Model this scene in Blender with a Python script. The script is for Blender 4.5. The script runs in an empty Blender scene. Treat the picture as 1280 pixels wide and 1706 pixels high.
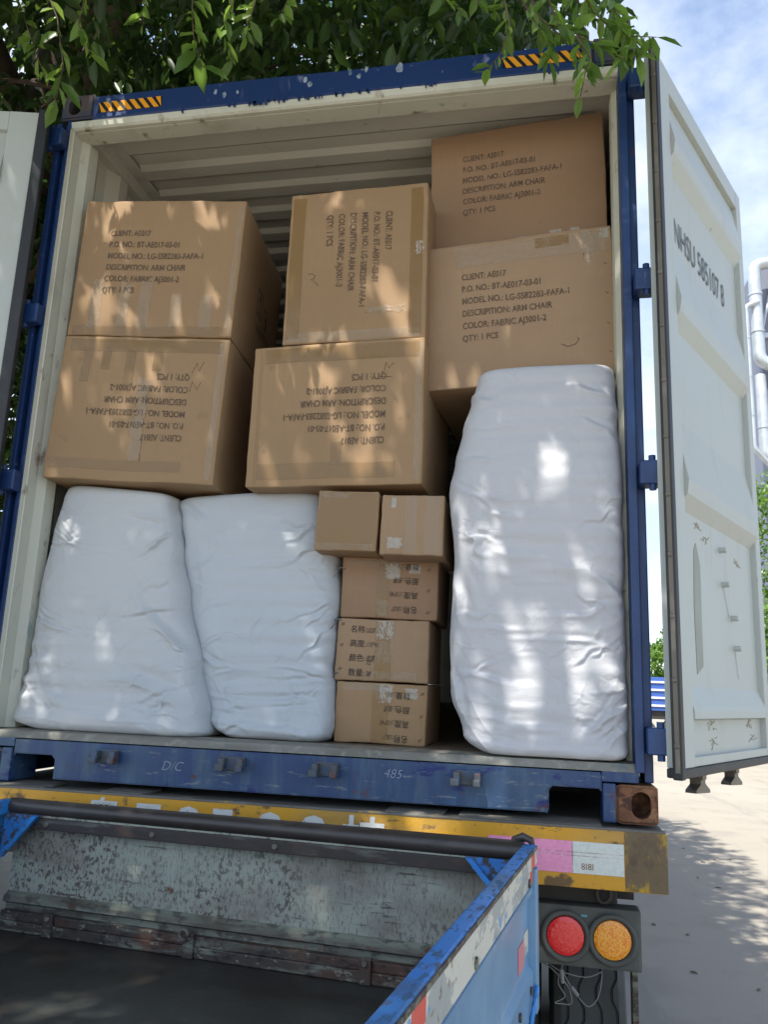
import bpy, bmesh, math, random
import numpy as np
from mathutils import Vector, Matrix, noise
R = math.radians
SC = bpy.context.scene
COL = SC.collection

# ------------------------------------------------------------------ camera
# units are metres; z = 0 is the underside of the container, the ground lies at GZ
GZ = -1.35
cam_d = bpy.data.cameras.new('camera'); cam = bpy.data.objects.new('camera', cam_d); COL.objects.link(cam)
SC.camera = cam
cam_d.sensor_fit = 'VERTICAL'; cam_d.sensor_height = 36; cam_d.sensor_width = 27
cam_d.lens = 28.594; cam_d.clip_end = 2000; cam_d.clip_start = .05
yaw, pitch, roll = .198731261, .212518997, .0400124636
fwd = Vector((-math.sin(yaw)*math.cos(pitch), math.cos(yaw)*math.cos(pitch), math.sin(pitch)))
rgt = Vector((math.cos(yaw), math.sin(yaw), 0)); upv = rgt.cross(fwd)
r2 = rgt*math.cos(roll)+upv*math.sin(roll); u2 = -rgt*math.sin(roll)+upv*math.cos(roll)
M3 = Matrix((r2, u2, -fwd)).transposed(); CAM_R, CAM_U = r2.copy(), u2.copy()
cam.matrix_world = Matrix.Translation((.874217, -2.813736, .38428)) @ M3.to_4x4()

# ------------------------------------------------------------------ sky, sun, exposure
SUN_EL, SUN_AZ = 62, -27          # azimuth from -y towards -x
w = bpy.data.worlds.new('World'); SC.world = w; w.use_nodes = True
nt = w.node_tree; nt.nodes.clear()
def NN(nt, t, **k):
    n = nt.nodes.new(t)
    for a, b in k.items(): setattr(n, a, b)
    return n
sky = NN(nt, 'ShaderNodeTexSky', sky_type='NISHITA', sun_disc=False)
sdir = Vector((-math.sin(R(27))*math.cos(R(SUN_EL)), -math.cos(R(27))*math.cos(R(SUN_EL)), math.sin(R(SUN_EL))))
sky.sun_elevation = R(SUN_EL); sky.sun_rotation = math.atan2(sdir.x, sdir.y)
sky.air_density = 1.0; sky.dust_density = 1.2; sky.ozone_density = 1.2
tc = NN(nt, 'ShaderNodeTexCoord'); mp = NN(nt, 'ShaderNodeMapping'); mp.inputs['Scale'].default_value = (1, 1, 1.5); mp.inputs['Location'].default_value = (.55, .1, .2)
cn = NN(nt, 'ShaderNodeTexNoise'); cn.inputs['Scale'].default_value = 2.6; cn.inputs['Detail'].default_value = 9; cn.inputs['Roughness'].default_value = .58
cr = NN(nt, 'ShaderNodeValToRGB'); cr.color_ramp.elements[0].position = .44; cr.color_ramp.elements[1].position = .74
mx = NN(nt, 'ShaderNodeMix', data_type='RGBA'); mx.inputs['B'].default_value = (4.6, 4.9, 5.3, 1)
bg = NN(nt, 'ShaderNodeBackground'); bg.inputs['Strength'].default_value = .15
wo = NN(nt, 'ShaderNodeOutputWorld')
L = nt.links.new
L(tc.outputs['Generated'], mp.inputs['Vector']); L(mp.outputs[0], cn.inputs['Vector']); L(cn.outputs['Fac'], cr.inputs[0])
L(cr.outputs[0], mx.inputs['Factor']); L(sky.outputs[0], mx.inputs['A']); L(mx.outputs['Result'], bg.inputs[0]); L(bg.outputs[0], wo.inputs[0])
sd = bpy.data.lights.new('sun', 'SUN'); sd.energy = 4.2; sd.angle = R(.53); sd.color = (1, .95, .87)
so = bpy.data.objects.new('sun', sd); COL.objects.link(so); so.rotation_euler = sdir.to_track_quat('Z', 'Y').to_euler(); so.location = (0, -5, 20)
SC.view_settings.view_transform = 'Standard'; SC.view_settings.look = 'None'
SC.view_settings.exposure = 1.0; SC.view_settings.gamma = 1
SC.cycles.max_bounces = 8; SC.cycles.diffuse_bounces = 5; SC.cycles.transparent_max_bounces = 12
SC.cycles.use_denoising = True

# ------------------------------------------------------------------ helpers
WM = {}
def reg(o, m): WM[o.name] = m
def tag(o, label=None, cat=None, group=None, kind=None):
    if label: o['label'] = label
    if cat: o['category'] = cat
    if group: o['group'] = group
    if kind: o['kind'] = kind
    return o
def thing(name, label, cat, loc=(0, 0, 0), rot=(0, 0, 0), group=None):
    o = bpy.data.objects.new(name, None); COL.objects.link(o); o.location = loc; o.rotation_euler = rot; o.empty_display_size = .1
    from mathutils import Euler
    reg(o, Matrix.Translation(loc) @ Euler(rot).to_matrix().to_4x4())
    return tag(o, label, cat, group)
def obj(name, bm, mat, parent=None, world=True, smooth=False, angle=None, label=None):
    """bm in world coordinates (world=True) or in the parent's own"""
    me = bm
    if isinstance(bm, bmesh.types.BMesh):
        me = bpy.data.meshes.new(name); bm.normal_update(); bm.to_mesh(me); bm.free()
    if parent is not None and world and parent.name in WM:
        me.transform(WM[parent.name].inverted())
    if smooth:
        me.polygons.foreach_set('use_smooth', [True]*len(me.polygons))
        if angle: 
            try: me.set_sharp_from_angle(angle=R(angle))
            except Exception: pass
    if mat is not None:
        for m in (mat if isinstance(mat, (list, tuple)) else [mat]): me.materials.append(m)
    o = bpy.data.objects.new(name, me); COL.objects.link(o)
    if parent is not None:
        o.parent = parent
        reg(o, WM[parent.name])
    else: reg(o, Matrix())
    if label: o['label'] = label
    return o
def NB(): return bmesh.new()
def box(bm, lo, hi, bev=0, m=None, seg=2):
    x0, y0, z0 = lo; x1, y1, z1 = hi
    vs = [bm.verts.new(p) for p in ((x0, y0, z0), (x1, y0, z0), (x1, y1, z0), (x0, y1, z0), (x0, y0, z1), (x1, y0, z1), (x1, y1, z1), (x0, y1, z1))]
    fs = [bm.faces.new([vs[i] for i in f]) for f in ((0, 3, 2, 1), (4, 5, 6, 7), (0, 1, 5, 4), (1, 2, 6, 5), (2, 3, 7, 6), (3, 0, 4, 7))]
    g = vs
    if bev:
        es = list({e for f in fs for e in f.edges})
        r = bmesh.ops.bevel(bm, geom=es, offset=bev, segments=seg, profile=.6, affect='EDGES', clamp_overlap=True)
        g = list({v for f in r['faces'] for v in f.verts} | {v for v in vs if v.is_valid})
    if m is not None: bmesh.ops.transform(bm, matrix=m, verts=g)
    return g
def prism(bm, pts, axis, a0, a1, m=None):
    """closed 2-D outline pushed along an axis: 'x' -> pts are (y,z), 'y' -> (x,z), 'z' -> (x,y)"""
    def P(p, a): return {'x': (a, p[0], p[1]), 'y': (p[0], a, p[1]), 'z': (p[0], p[1], a)}[axis]
    A = [bm.verts.new(P(p, a0)) for p in pts]; B = [bm.verts.new(P(p, a1)) for p in pts]
    n = len(pts)
    bm.faces.new(A); bm.faces.new(B[::-1])
    for i in range(n): bm.faces.new((A[i], B[i], B[(i+1) % n], A[(i+1) % n]))
    bmesh.ops.recalc_face_normals(bm, faces=list({f for v in A+B for f in v.link_faces}))
    if m is not None: bmesh.ops.transform(bm, matrix=m, verts=A+B)
    return A+B
def ribbon(bm, line, th, axis, a0, a1, m=None):
    """open 2-D line given a thickness and pushed along an axis"""
    pts = [Vector(p) for p in line]; off = []
    for i, p in enumerate(pts):
        d = (pts[min(i+1, len(pts)-1)]-pts[max(i-1, 0)]).normalized(); off.append(p+Vector((-d.y, d.x))*th)
    for i in range(len(pts)-1):
        prism(bm, [pts[i], pts[i+1], off[i+1], off[i]], axis, a0, a1, m)
def tube(bm, pts, rad, n=12, caps=True):
    pts = [Vector(p) for p in pts]; rings = []
    rad = rad if isinstance(rad, (list, tuple)) else [rad]*len(pts)
    ref = None
    for i, p in enumerate(pts):
        d = (pts[min(i+1, len(pts)-1)]-pts[max(i-1, 0)]).normalized()
        if ref is None: ref = d.orthogonal().normalized()
        ref = (ref-d*ref.dot(d)).normalized(); s = d.cross(ref)
        rings.append([bm.verts.new(p+(ref*math.cos(2*math.pi*k/n)+s*math.sin(2*math.pi*k/n))*rad[i]) for k in range(n)])
    for a, b in zip(rings, rings[1:]):
        for k in range(n): bm.faces.new((a[k], a[(k+1) % n], b[(k+1) % n], b[k]))
    if caps: bm.faces.new(rings[0][::-1]); bm.faces.new(rings[-1])
def disc(bm, c, axis, r, h, n=40, bev=0):
    """short cylinder from c along the axis vector for h"""
    a = Vector(axis).normalized(); c = Vector(c)
    if bev: tube(bm, [c, c+a*(h-bev), c+a*h], [r, r, r-bev], n)
    else: tube(bm, [c, c+a*h], r, n)

# ------------------------------------------------------------------ materials
def mat(name, base, rough=.6, metal=0, layers=(), bump=None, bump2=None, spec=.5, rvar=0, wave=None, sheen=0):
    """layers: (scale, (sx,sy,sz), lo, hi, colour, amount[, roughness]) mixed over the base by noise"""
    m = bpy.data.materials.new(name); m.use_nodes = True; t = m.node_tree; t.nodes.clear(); Lk = t.links.new
    out = NN(t, 'ShaderNodeOutputMaterial'); b = NN(t, 'ShaderNodeBsdfPrincipled'); Lk(b.outputs[0], out.inputs[0])
    b.inputs['Metallic'].default_value = metal; b.inputs['Roughness'].default_value = rough; b.inputs['Specular IOR Level'].default_value = spec
    if sheen: b.inputs['Sheen Weight'].default_value = sheen
    tc = NN(t, 'ShaderNodeTexCoord')
    col = None; rg = None
    c0 = NN(t, 'ShaderNodeRGB'); c0.outputs[0].default_value = (*base, 1); col = c0.outputs[0]
    for i, ly in enumerate(layers):
        sc, st, lo, hi, c, am = ly[:6]
        mp = NN(t, 'ShaderNodeMapping'); mp.inputs['Scale'].default_value = st; mp.inputs['Location'].default_value = (i*3.7, i*1.9, i*5.3)
        Lk(tc.outputs['Object'], mp.inputs[0])
        n = NN(t, 'ShaderNodeTexNoise'); n.inputs['Scale'].default_value = sc; n.inputs['Detail'].default_value = 8; n.inputs['Roughness'].default_value = .62
        Lk(mp.outputs[0], n.inputs['Vector'])
        r = NN(t, 'ShaderNodeMapRange'); r.inputs['From Min'].default_value = lo; r.inputs['From Max'].default_value = hi; r.inputs['To Max'].default_value = am
        Lk(n.outputs['Fac'], r.inputs['Value'])
        x = NN(t, 'ShaderNodeMix', data_type='RGBA'); Lk(r.outputs[0], x.inputs['Factor']); Lk(col, x.inputs['A']); x.inputs['B'].default_value = (*c, 1); col = x.outputs['Result']
        if len(ly) > 7:
            gn = NN(t, 'ShaderNodeTexNoise'); gn.inputs['Scale'].default_value = ly[7][0]; gn.inputs['Detail'].default_value = 3; Lk(tc.outputs['Object'], gn.inputs['Vector'])
            gr = NN(t, 'ShaderNodeMapRange'); gr.inputs['From Min'].default_value = ly[7][1]; gr.inputs['From Max'].default_value = ly[7][2]; Lk(gn.outputs['Fac'], gr.inputs['Value'])
            ml = NN(t, 'ShaderNodeMath', operation='MULTIPLY'); Lk(r.outputs[0], ml.inputs[0]); Lk(gr.outputs[0], ml.inputs[1]); r = ml; Lk(r.outputs[0], x.inputs['Factor'])
        if len(ly) > 6:
            y = NN(t, 'ShaderNodeMix', data_type='FLOAT'); Lk(r.outputs[0], y.inputs['Factor']); y.inputs['B'].default_value = ly[6]
            if rg is None: y.inputs['A'].default_value = rough
            else: Lk(rg, y.inputs['A'])
            rg = y.outputs['Result']
    Lk(col, b.inputs['Base Color'])
    if rg is not None: Lk(rg, b.inputs['Roughness'])
    nrm = None
    for bp in (bump, bump2):
        if bp:
            mp = NN(t, 'ShaderNodeMapping'); mp.inputs['Scale'].default_value = bp[2] if len(bp) > 2 else (1, 1, 1); Lk(tc.outputs['Object'], mp.inputs[0])
            n = NN(t, 'ShaderNodeTexNoise'); n.inputs['Scale'].default_value = bp[0]; n.inputs['Detail'].default_value = 6; Lk(mp.outputs[0], n.inputs['Vector'])
            bn = NN(t, 'ShaderNodeBump'); bn.inputs['Strength'].default_value = 1; bn.inputs['Distance'].default_value = bp[1]; Lk(n.outputs['Fac'], bn.inputs['Height'])
            if nrm: Lk(nrm, bn.inputs['Normal'])
            nrm = bn.outputs[0]
    if wave:
        wv = NN(t, 'ShaderNodeTexWave', bands_direction=wave[0]); wv.inputs['Scale'].default_value = wave[1]; wv.inputs['Distortion'].default_value = .6; Lk(tc.outputs['Object'], wv.inputs['Vector'])
        bn = NN(t, 'ShaderNodeBump'); bn.inputs['Strength'].default_value = 1; bn.inputs['Distance'].default_value = wave[2]; Lk(wv.outputs['Fac'], bn.inputs['Height'])
        if nrm: Lk(nrm, bn.inputs['Normal'])
        nrm = bn.outputs[0]
    if nrm: Lk(nrm, b.inputs['Normal'])
    return m
RUST = (.13, .045, .018); DIRT = (.10, .085, .065)
m_blue = mat('blue container paint', (.009, .034, .120), .42, layers=[(2.5, (1, 1, .5), .45, .75, (.022, .085, .25), .7), (14, (.6, 1, 1.6), .58, .75, (.09, .15, .24), .55, .7), (30, (1, 1, .3), .66, .74, (.25, .28, .30), .5, .8), (9, (1, 1, 1), .66, .72, RUST, .85, .9)], bump=(40, .0006), bump2=(3, .004))
m_blueworn = mat('worn blue sill paint', (.012, .042, .135), .5, layers=[(2.2, (1, 1, .25), .42, .60, (.035, .078, .15), .95), (9, (1.3, 1, .25), .48, .66, (.075, .13, .19), .8, .7), (4.5, (.8, 1, 1.6), .58, .62, (.006, .018, .13), .95), (45, (.25, 1, 1.3), .60, .68, (.24, .26, .25), .7, .8), (28, (1, 1, .3), .62, .70, (.13, .12, .10), .7, .8), (11, (1, 1, 1), .64, .70, RUST, .85, .9)], bump=(30, .0012), bump2=(2.5, .006))
m_dkblue = mat('dark blue header paint', (.009, .035, .13), .45, layers=[(6, (.5, 1, 1), .6, .72, (.02, .05, .12), .8), (22, (1, 1, 1), .66, .72, (.25, .28, .3), .7, .8), (11, (1, 1, 1), .69, .73, (.35, .12, .05), .8, .9)], bump=(30, .0006), bump2=(2.2, .006))
m_white = mat('cream inner container paint', (.62, .61, .52), .5, layers=[(1.8, (1, 1, 1), .45, .8, (.42, .41, .34), .6), (7, (1, 1, .4), .6, .8, (.33, .30, .24), .5, .7), (16, (1, 1, .5), .67, .72, RUST, .7, .9)], bump=(20, .0008), bump2=(2, .005))
m_jamb = mat('dirty cream jamb paint', (.56, .555, .45), .5, layers=[(4, (1, 1, .6), .52, .75, (.30, .29, .23), .6), (9, (1, 1, .5), .59, .67, RUST, .75, .9), (13, (1, 1, .4), .64, .69, (.15, .30, .32), .6)], bump=(25, .001))
m_ceil = mat('cream ceiling paint', (.66, .64, .55), .5, layers=[(3, (.3, 1, 1), .5, .75, (.38, .36, .29), .7), (40, (.4, 1, 1), .67, .72, (.15, .12, .09), .6)], bump=(25, .0006), bump2=(2, .004))
m_door = mat('pale door paint', (.44, .46, .42), .45, layers=[(1.5, (1, 1, 1), .4, .75, (.44, .49, .46), .8), (8, (1, 1, .25), .58, .78, (.40, .38, .29), .5, .7), (25, (1, 1, .6), .69, .73, (.16, .12, .08), .8)], bump=(25, .0006), bump2=(2.5, .006))
m_gasket = mat('black door gasket rubber', (.022, .024, .026), .55, layers=[(6, (1, 1, .5), .5, .75, (.06, .06, .055), .7)], bump=(20, .001))
m_strip = mat('dusty steel strip', (.16, .14, .11), .5, .3, layers=[(12, (1, 1, .4), .5, .7, (.30, .27, .21), .8)], bump=(40, .001))
m_rust = mat('rusted casting steel', (.20, .085, .040), .85, layers=[(18, (1, 1, 1), .50, .57, (.05, .022, .016), .9), (10, (1, 1, 1), .56, .62, (.36, .20, .10), .8), (6, (1, 1, 1), .42, .62, (.09, .035, .022), .9), (20, (1, 1, 1), .52, .68, (.33, .19, .10), .7), (9, (1, 1, 1.4), .62, .70, (.42, .38, .30), .5)], bump=(50, .002), bump2=(9, .004))
m_castb = mat('blue and brown casting', (.030, .045, .075), .7, layers=[(5, (1, 1, 1), .45, .6, (.10, .06, .045), .8), (30, (1, 1, 1), .6, .7, (.2, .15, .12), .5)], bump=(40, .002))
m_yellow = mat('chipped yellow beam paint', (.60, .30, .016), .55, layers=[(2.2, (1, 1, 3), .5, .7, (.34, .21, .06), .75), (3.5, (1, 1, 1.5), .50, .66, (.50, .29, .05), .7), (6, (1, 1, 1), .60, .645, (.13, .085, .045), .95, .9), (17, (.6, 1, 1.5), .60, .65, (.13, .075, .04), .9, .9), (50, (1, 1, 1), .62, .68, (.20, .13, .06), .8)], bump=(40, .0016), bump2=(7, .003))
m_beamend = mat('weathered beam end', (.155, .11, .058), .8, layers=[(8, (1, 1, .5), .50, .56, (.55, .33, .02), .85), (20, (1, 1, 1), .5, .7, (.09, .06, .04), .8)], bump=(30, .002))
m_deck = mat('scuffed trailer deck steel', (.16, .155, .135), .75, layers=[(4, (.4, 1, 1), .45, .65, (.09, .075, .06), .8), (14, (.3, 1.3, 1), .55, .7, (.27, .26, .23), .7), (20, (1, 1, 1), .62, .68, (.45, .28, .05), .5)], bump=(25, .002))
m_black = mat('blackened chassis steel', (.028, .026, .024), .7, layers=[(8, (1, 1, 1), .5, .7, (.09, .07, .05), .7)], bump=(20, .002))
m_thresh = mat('scuffed steel threshold', (.24, .235, .20), .6, .2, layers=[(7, (.25, 1, 1), .45, .65, (.13, .115, .09), .8), (22, (1, .5, 1), .52, .68, (.38, .37, .32), .7), (14, (1, 1, 1), .6, .68, (.10, .16, .2), .7)], bump=(60, .001))
m_floor = mat('plywood container floor', (.17, .12, .075), .8, layers=[(3, (6, .4, 1), .4, .7, (.09, .06, .04), .8), (20, (1, .2, 1), .5, .7, (.24, .19, .13), .5)], bump=(20, .001, (4, .3, 1)))
m_green = mat('scratched grey green panel', (.35, .365, .29), .5, layers=[(1.5, (1, 1, 1), .4, .7, (.30, .34, .29), .7), (3.0, (1.5, 1, .5), .55, .75, (.20, .17, .13), .6), (55, (1.6, 1, .22), .60, .63, (.060, .055, .045), .8, .8, (3, .45, .6)), (50, (.2, 1, 1.8), .61, .64, (.060, .050, .04), .8, .8, (3.5, .47, .6)), (75, (1, 1, .8), .53, .57, (.085, .07, .055), .9, .8, (2.2, .46, .58)), (150, (1.5, 1, .4), .56, .60, (.11, .09, .07), .7), (16, (1, 1, .2), .58, .66, (.43, .45, .38), .6), (2.2, (1, 1, 1.5), .52, .66, (.14, .10, .07), .65, .8), (9, (1, 1, 1), .67, .72, RUST, .9, .9)], bump=(40, .0012), bump2=(3, .006))
m_rail = mat('rusty bed rail steel', (.060, .048, .038), .6, layers=[(12, (.3, 1, 2), .48, .58, (.19, .20, .15), .9), (12, (.4, 1, 1.5), .53, .60, (.085, .042, .026), .9), (55, (.5, 1, 1), .54, .60, (.025, .02, .018), .85), (70, (.5, 1, 1), .60, .64, (.30, .29, .22), .6)], bump=(40, .002))
m_chan = mat('dark grimy channel steel', (.04, .032, .027), .65, layers=[(12, (.3, 1, 2), .55, .68, (.17, .19, .16), .8), (30, (.4, 1, 1), .55, .66, (.09, .045, .03), .8)], bump=(40, .0015))
m_fold = mat('grimy grey green fold', (.23, .25, .19), .6, layers=[(6, (.3, 1, 3), .42, .6, (.085, .065, .045), .9), (30, (.6, 1, 1), .5, .6, (.06, .05, .04), .8), (16, (1, 1, 1), .62, .68, RUST, .8)], bump=(40, .0015))
m_tube = mat('dark rubbed pipe', (.035, .028, .024), .38, layers=[(4, (.3, 1, 1), .45, .7, (.075, .065, .06), .7), (30, (.3, 1, 1), .6, .68, (.02, .012, .01), .8), (10, (.2, 1, 1), .68, .72, (.06, .16, .25), .7)], bump=(30, .0006, (.2, 1, 1)))
m_cyan = mat('bright blue truck paint', (.022, .21, .60), .35, layers=[(2, (1, 1, 1), .45, .7, (.05, .28, .62), .7), (60, (1, .35, 1), .55, .61, (.05, .09, .13), .85, .8), (16, (1.5, .4, 1), .57, .62, (.10, .085, .06), .8, .8), (5, (1, 1, 1), .5, .62, (.04, .13, .27), .8)], bump=(30, .0008), bump2=(4, .004))
m_cyanworn = mat('heavily worn blue paint', (.022, .17, .48), .5, layers=[(38, (1, 1, 1), .50, .56, (.055, .045, .03), .95, .8), (14, (1, 1, 1), .55, .62, (.11, .09, .06), .8)], bump=(40, .0015))
m_cyanface = mat('faded blue side panel paint', (.14, .27, .42), .3, layers=[(2, (1, 1, 1), .4, .65, (.20, .36, .52), .9), (5, (1, 1.5, .5), .55, .75, (.32, .42, .50), .6), (14, (1, 1, .35), .62, .68, (.05, .18, .30), .7), (30, (1, 1, .6), .68, .71, (.12, .09, .07), .8)], bump=(20, .0006), bump2=(3, .006))
m_mat = mat('dark bed liner', (.024, .019, .015), .30, layers=[(1.8, (1, 2, 1), .45, .66, (.055, .060, .052), .9, .5), (2.8, (1, 1.5, 1), .55, .68, (.085, .055, .035), .7), (30, (1, 1, 1), .5, .7, (.045, .04, .036), .6)], bump=(12, .0015), bump2=(90, .0004))
m_con = mat('pale concrete', (.33, .295, .24), .85, layers=[(.25, (1, 1, 1), .4, .7, (.28, .255, .21), .8), (1.5, (1, 1, 1), .5, .68, (.24, .22, .185), .7), (.8, (3, .4, 1), .58, .66, (.22, .205, .175), .6), (40, (1, 1, 1), .55, .7, (.28, .26, .22), .35)], bump=(60, .002))
m_tyre = mat('dusty tyre rubber', (.045, .050, .050), .8, layers=[(5, (1, 1, 1), .4, .7, (.085, .088, .082), .7)], bump=(60, .0008))
m_ink = mat('dark printing ink', (.095, .062, .040), .8, layers=[(60, (1, 1, 1), .45, .62, (.19, .13, .08), .7), (9, (1, 1, 1), .5, .7, (.20, .14, .09), .6)])
m_pen = mat('black marker ink', (.02, .017, .016), .7)
m_penred = mat('brown stamp ink', (.13, .05, .035), .8)
m_wpaint = mat('white stencil paint', (.60, .60, .56), .6, layers=[(20, (1, 1, 1), .58, .64, (.5, .3, .05), .8), (40, (1, 1, 1), .6, .66, (.2, .17, .13), .8)])
m_chalk = mat('white chalk', (.26, .32, .38), .9)
m_hazard = mat('orange hazard film', (.85, .36, .02), .4)
m_hazblk = mat('black hazard film', (.008, .009, .012), .5)
m_pink = mat('pink reflective tape', (.78, .30, .48), .4, layers=[(90, (1, 1, 1), .45, .6, (.68, .22, .42), .6), (8, (.6, 1, 2), .62, .68, (.35, .15, .2), .8)], bump=(150, .0004))
m_silver = mat('white reflective tape', (.62, .66, .60), .4, layers=[(90, (1, 1, 1), .45, .6, (.50, .55, .50), .6), (8, (.6, 1, 2), .60, .68, (.25, .22, .16), .7)], bump=(150, .0004))
m_oldtape = mat('torn pale reflective tape', (.58, .57, .49), .5, layers=[(5, (1, 1.2, 2), .50, .53, (.30, .33, .32), .85), (14, (1, .8, 1.5), .60, .63, (.12, .30, .5), .9), (30, (1, 1, 1), .60, .66, (.15, .10, .07), .8)], bump=(40, .001))
m_redtape = mat('faded red tape', (.62, .09, .06), .5, layers=[(20, (1, 1, 1), .55, .62, (.6, .45, .4), .7)])
m_pinktape = mat('faded salmon tape', (.58, .20, .22), .5, layers=[(20, (1, 1, 1), .58, .64, (.6, .45, .42), .7)])
m_lampbox = mat('grey lamp housing plastic', (.075, .080, .072), .7, layers=[(6, (1, 1, 1), .45, .7, (.13, .13, .11), .7)], bump=(50, .001))
def lens_mat(name, c):
    m = mat(name, c, .25, layers=[], bump=(120, .0015)); b = [n for n in m.node_tree.nodes if n.type == 'BSDF_PRINCIPLED'][0]
    b.inputs['Coat Weight'].default_value = .4
    t = m.node_tree; v = NN(t, 'ShaderNodeTexVoronoi'); v.inputs['Scale'].default_value = 190; tcn = [n for n in t.nodes if n.type == 'TEX_COORD'][0]; t.links.new(tcn.outputs['Object'], v.inputs['Vector'])
    r = NN(t, 'ShaderNodeMix', data_type='RGBA'); r.inputs['A'].default_value = (min(1, c[0]*1.1), c[1]*1.9+.03, c[2]*2+.03, 1); r.inputs['B'].default_value = (c[0]*.8, c[1]*.7, c[2]*.6, 1)
    q = NN(t, 'ShaderNodeMapRange'); q.inputs['From Max'].default_value = .7; t.links.new(v.outputs['Distance'], q.inputs['Value']); t.links.new(q.outputs[0], r.inputs['Factor']); t.links.new(r.outputs['Result'], b.inputs['Base Color'])
    return m
m_red = lens_mat('red lamp lens', (.95, .020, .022)); m_amber = lens_mat('amber lamp lens', (1.0, .30, .012))
def cardboard(name, base, seed):
    m = mat(name, base, .78, layers=[(2.2+seed*.1, (1, 1, 1), .4, .7, tuple(c*.88 for c in base), .8), (5, (1, 1, 3), .56, .75, tuple(min(1, c*1.12) for c in base), .6), (70, (1, 1, .08), .45, .65, tuple(c*.93 for c in base), .6), (11+seed, (1, 1, 1), .67, .73, tuple(c*.62 for c in base), .5)], bump=(5, .0035), bump2=(120, .0004, (1, 1, .05)), wave=None)
    return m
m_box = [cardboard('cardboard '+'abcd'[i], c, i) for i, c in enumerate([(.335, .212, .108), (.345, .220, .114), (.32, .196, .110), (.36, .235, .135)])]
def tape_mat(name, c, alpha, rough=.18, bump=.004, sc=14):
    m = mat(name, c, rough, bump=(sc, bump, (1, 1, 1)), bump2=(60, .0006)); b = [n for n in m.node_tree.nodes if n.type == 'BSDF_PRINCIPLED'][0]
    b.inputs['Alpha'].default_value = alpha; return m
m_tape = tape_mat('brown packing tape', (.33, .20, .075), .55)
m_tapec = tape_mat('clear wrinkled tape', (.52, .42, .30), .30, .10, .010, 30)
m_tapew = tape_mat('crumpled tape with painted highlights', (.62, .57, .48), .60, .14, .016, 45)  # pale base colour paints in the white highlights on the wrinkles
def fabric(name, base, k):
    m = mat(name, base, .75, spec=.25, layers=[(2, (1, 1, 1), .4, .7, (base[0]*.93, base[1]*.95, base[2]*.97), .8), (9, (1, 1, .7), .64, .76, (base[0]*.84, base[1]*.82, base[2]*.78), .5)],
            bump=(5.0, .005, (1, 1, 1.6)), bump2=(26, .0007, (.6, .6, 3)), sheen=.0)
    t = m.node_tree; b = [n for n in t.nodes if n.type == 'BSDF_PRINCIPLED'][0]
    tcn = [n for n in t.nodes if n.type == 'TEX_COORD'][0]; old = b.inputs['Normal'].links[0].from_socket
    wn = NN(t, 'ShaderNodeTexNoise'); wn.inputs['Scale'].default_value = 2.6; wn.inputs['Detail'].default_value = 4; t.links.new(tcn.outputs['Object'], wn.inputs['Vector'])
    wm = NN(t, 'ShaderNodeMix', data_type='RGBA'); wm.inputs['Factor'].default_value = .45; t.links.new(tcn.outputs['Object'], wm.inputs['A']); t.links.new(wn.outputs['Color'], wm.inputs['B'])
    for vs_, ds_, lo_ in ((7, .0035, .09), (17, .0014, .12)):      # tight fold lines of stiff woven cloth
        vo = NN(t, 'ShaderNodeTexVoronoi', feature='DISTANCE_TO_EDGE'); vo.inputs['Scale'].default_value = vs_; t.links.new(wm.outputs['Result'], vo.inputs['Vector'])
        mr = NN(t, 'ShaderNodeMapRange'); mr.inputs['From Max'].default_value = lo_; t.links.new(vo.outputs['Distance'], mr.inputs['Value'])
        gn = NN(t, 'ShaderNodeTexNoise'); gn.inputs['Scale'].default_value = 3.3+vs_*.2; t.links.new(tcn.outputs['Object'], gn.inputs['Vector'])
        gm = NN(t, 'ShaderNodeMapRange'); gm.inputs['From Min'].default_value = .46; gm.inputs['From Max'].default_value = .66; t.links.new(gn.outputs['Fac'], gm.inputs['Value'])
        mu = NN(t, 'ShaderNodeMath', operation='MULTIPLY'); t.links.new(gm.outputs[0], mu.inputs[0]); iv = NN(t, 'ShaderNodeMath', operation='SUBTRACT'); iv.inputs[0].default_value = 1; t.links.new(mr.outputs[0], iv.inputs[1]); t.links.new(iv.outputs[0], mu.inputs[1])
        bn = NN(t, 'ShaderNodeBump', invert=bool(vs_ > 10)); bn.inputs['Distance'].default_value = ds_; bn.inputs['Strength'].default_value = .8; t.links.new(mu.outputs[0], bn.inputs['Height']); t.links.new(old, bn.inputs['Normal']); old = bn.outputs[0]
    for bd, sc, ds in (('X', 75, .0004), ('Z', 90, .0007)):
        wv = NN(t, 'ShaderNodeTexWave', bands_direction=bd); wv.inputs['Scale'].default_value = sc; wv.inputs['Distortion'].default_value = 1.5; wv.inputs['Detail'].default_value = 2; t.links.new(tcn.outputs['Object'], wv.inputs['Vector'])
        bn = NN(t, 'ShaderNodeBump'); bn.inputs['Distance'].default_value = ds; bn.inputs['Strength'].default_value = .6; t.links.new(wv.outputs['Fac'], bn.inputs['Height']); t.links.new(old, bn.inputs['Normal']); old = bn.outputs[0]
    t.links.new(old, b.inputs['Normal']); return m
m_bag = [fabric('white woven sack a', (.55, .565, .565), 0), fabric('white woven sack b', (.53, .56, .575), 1), fabric('white woven sack c', (.55, .55, .56), 2)]
m_cord = mat('dark stitching cord', (.16, .17, .17), .8)
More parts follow.
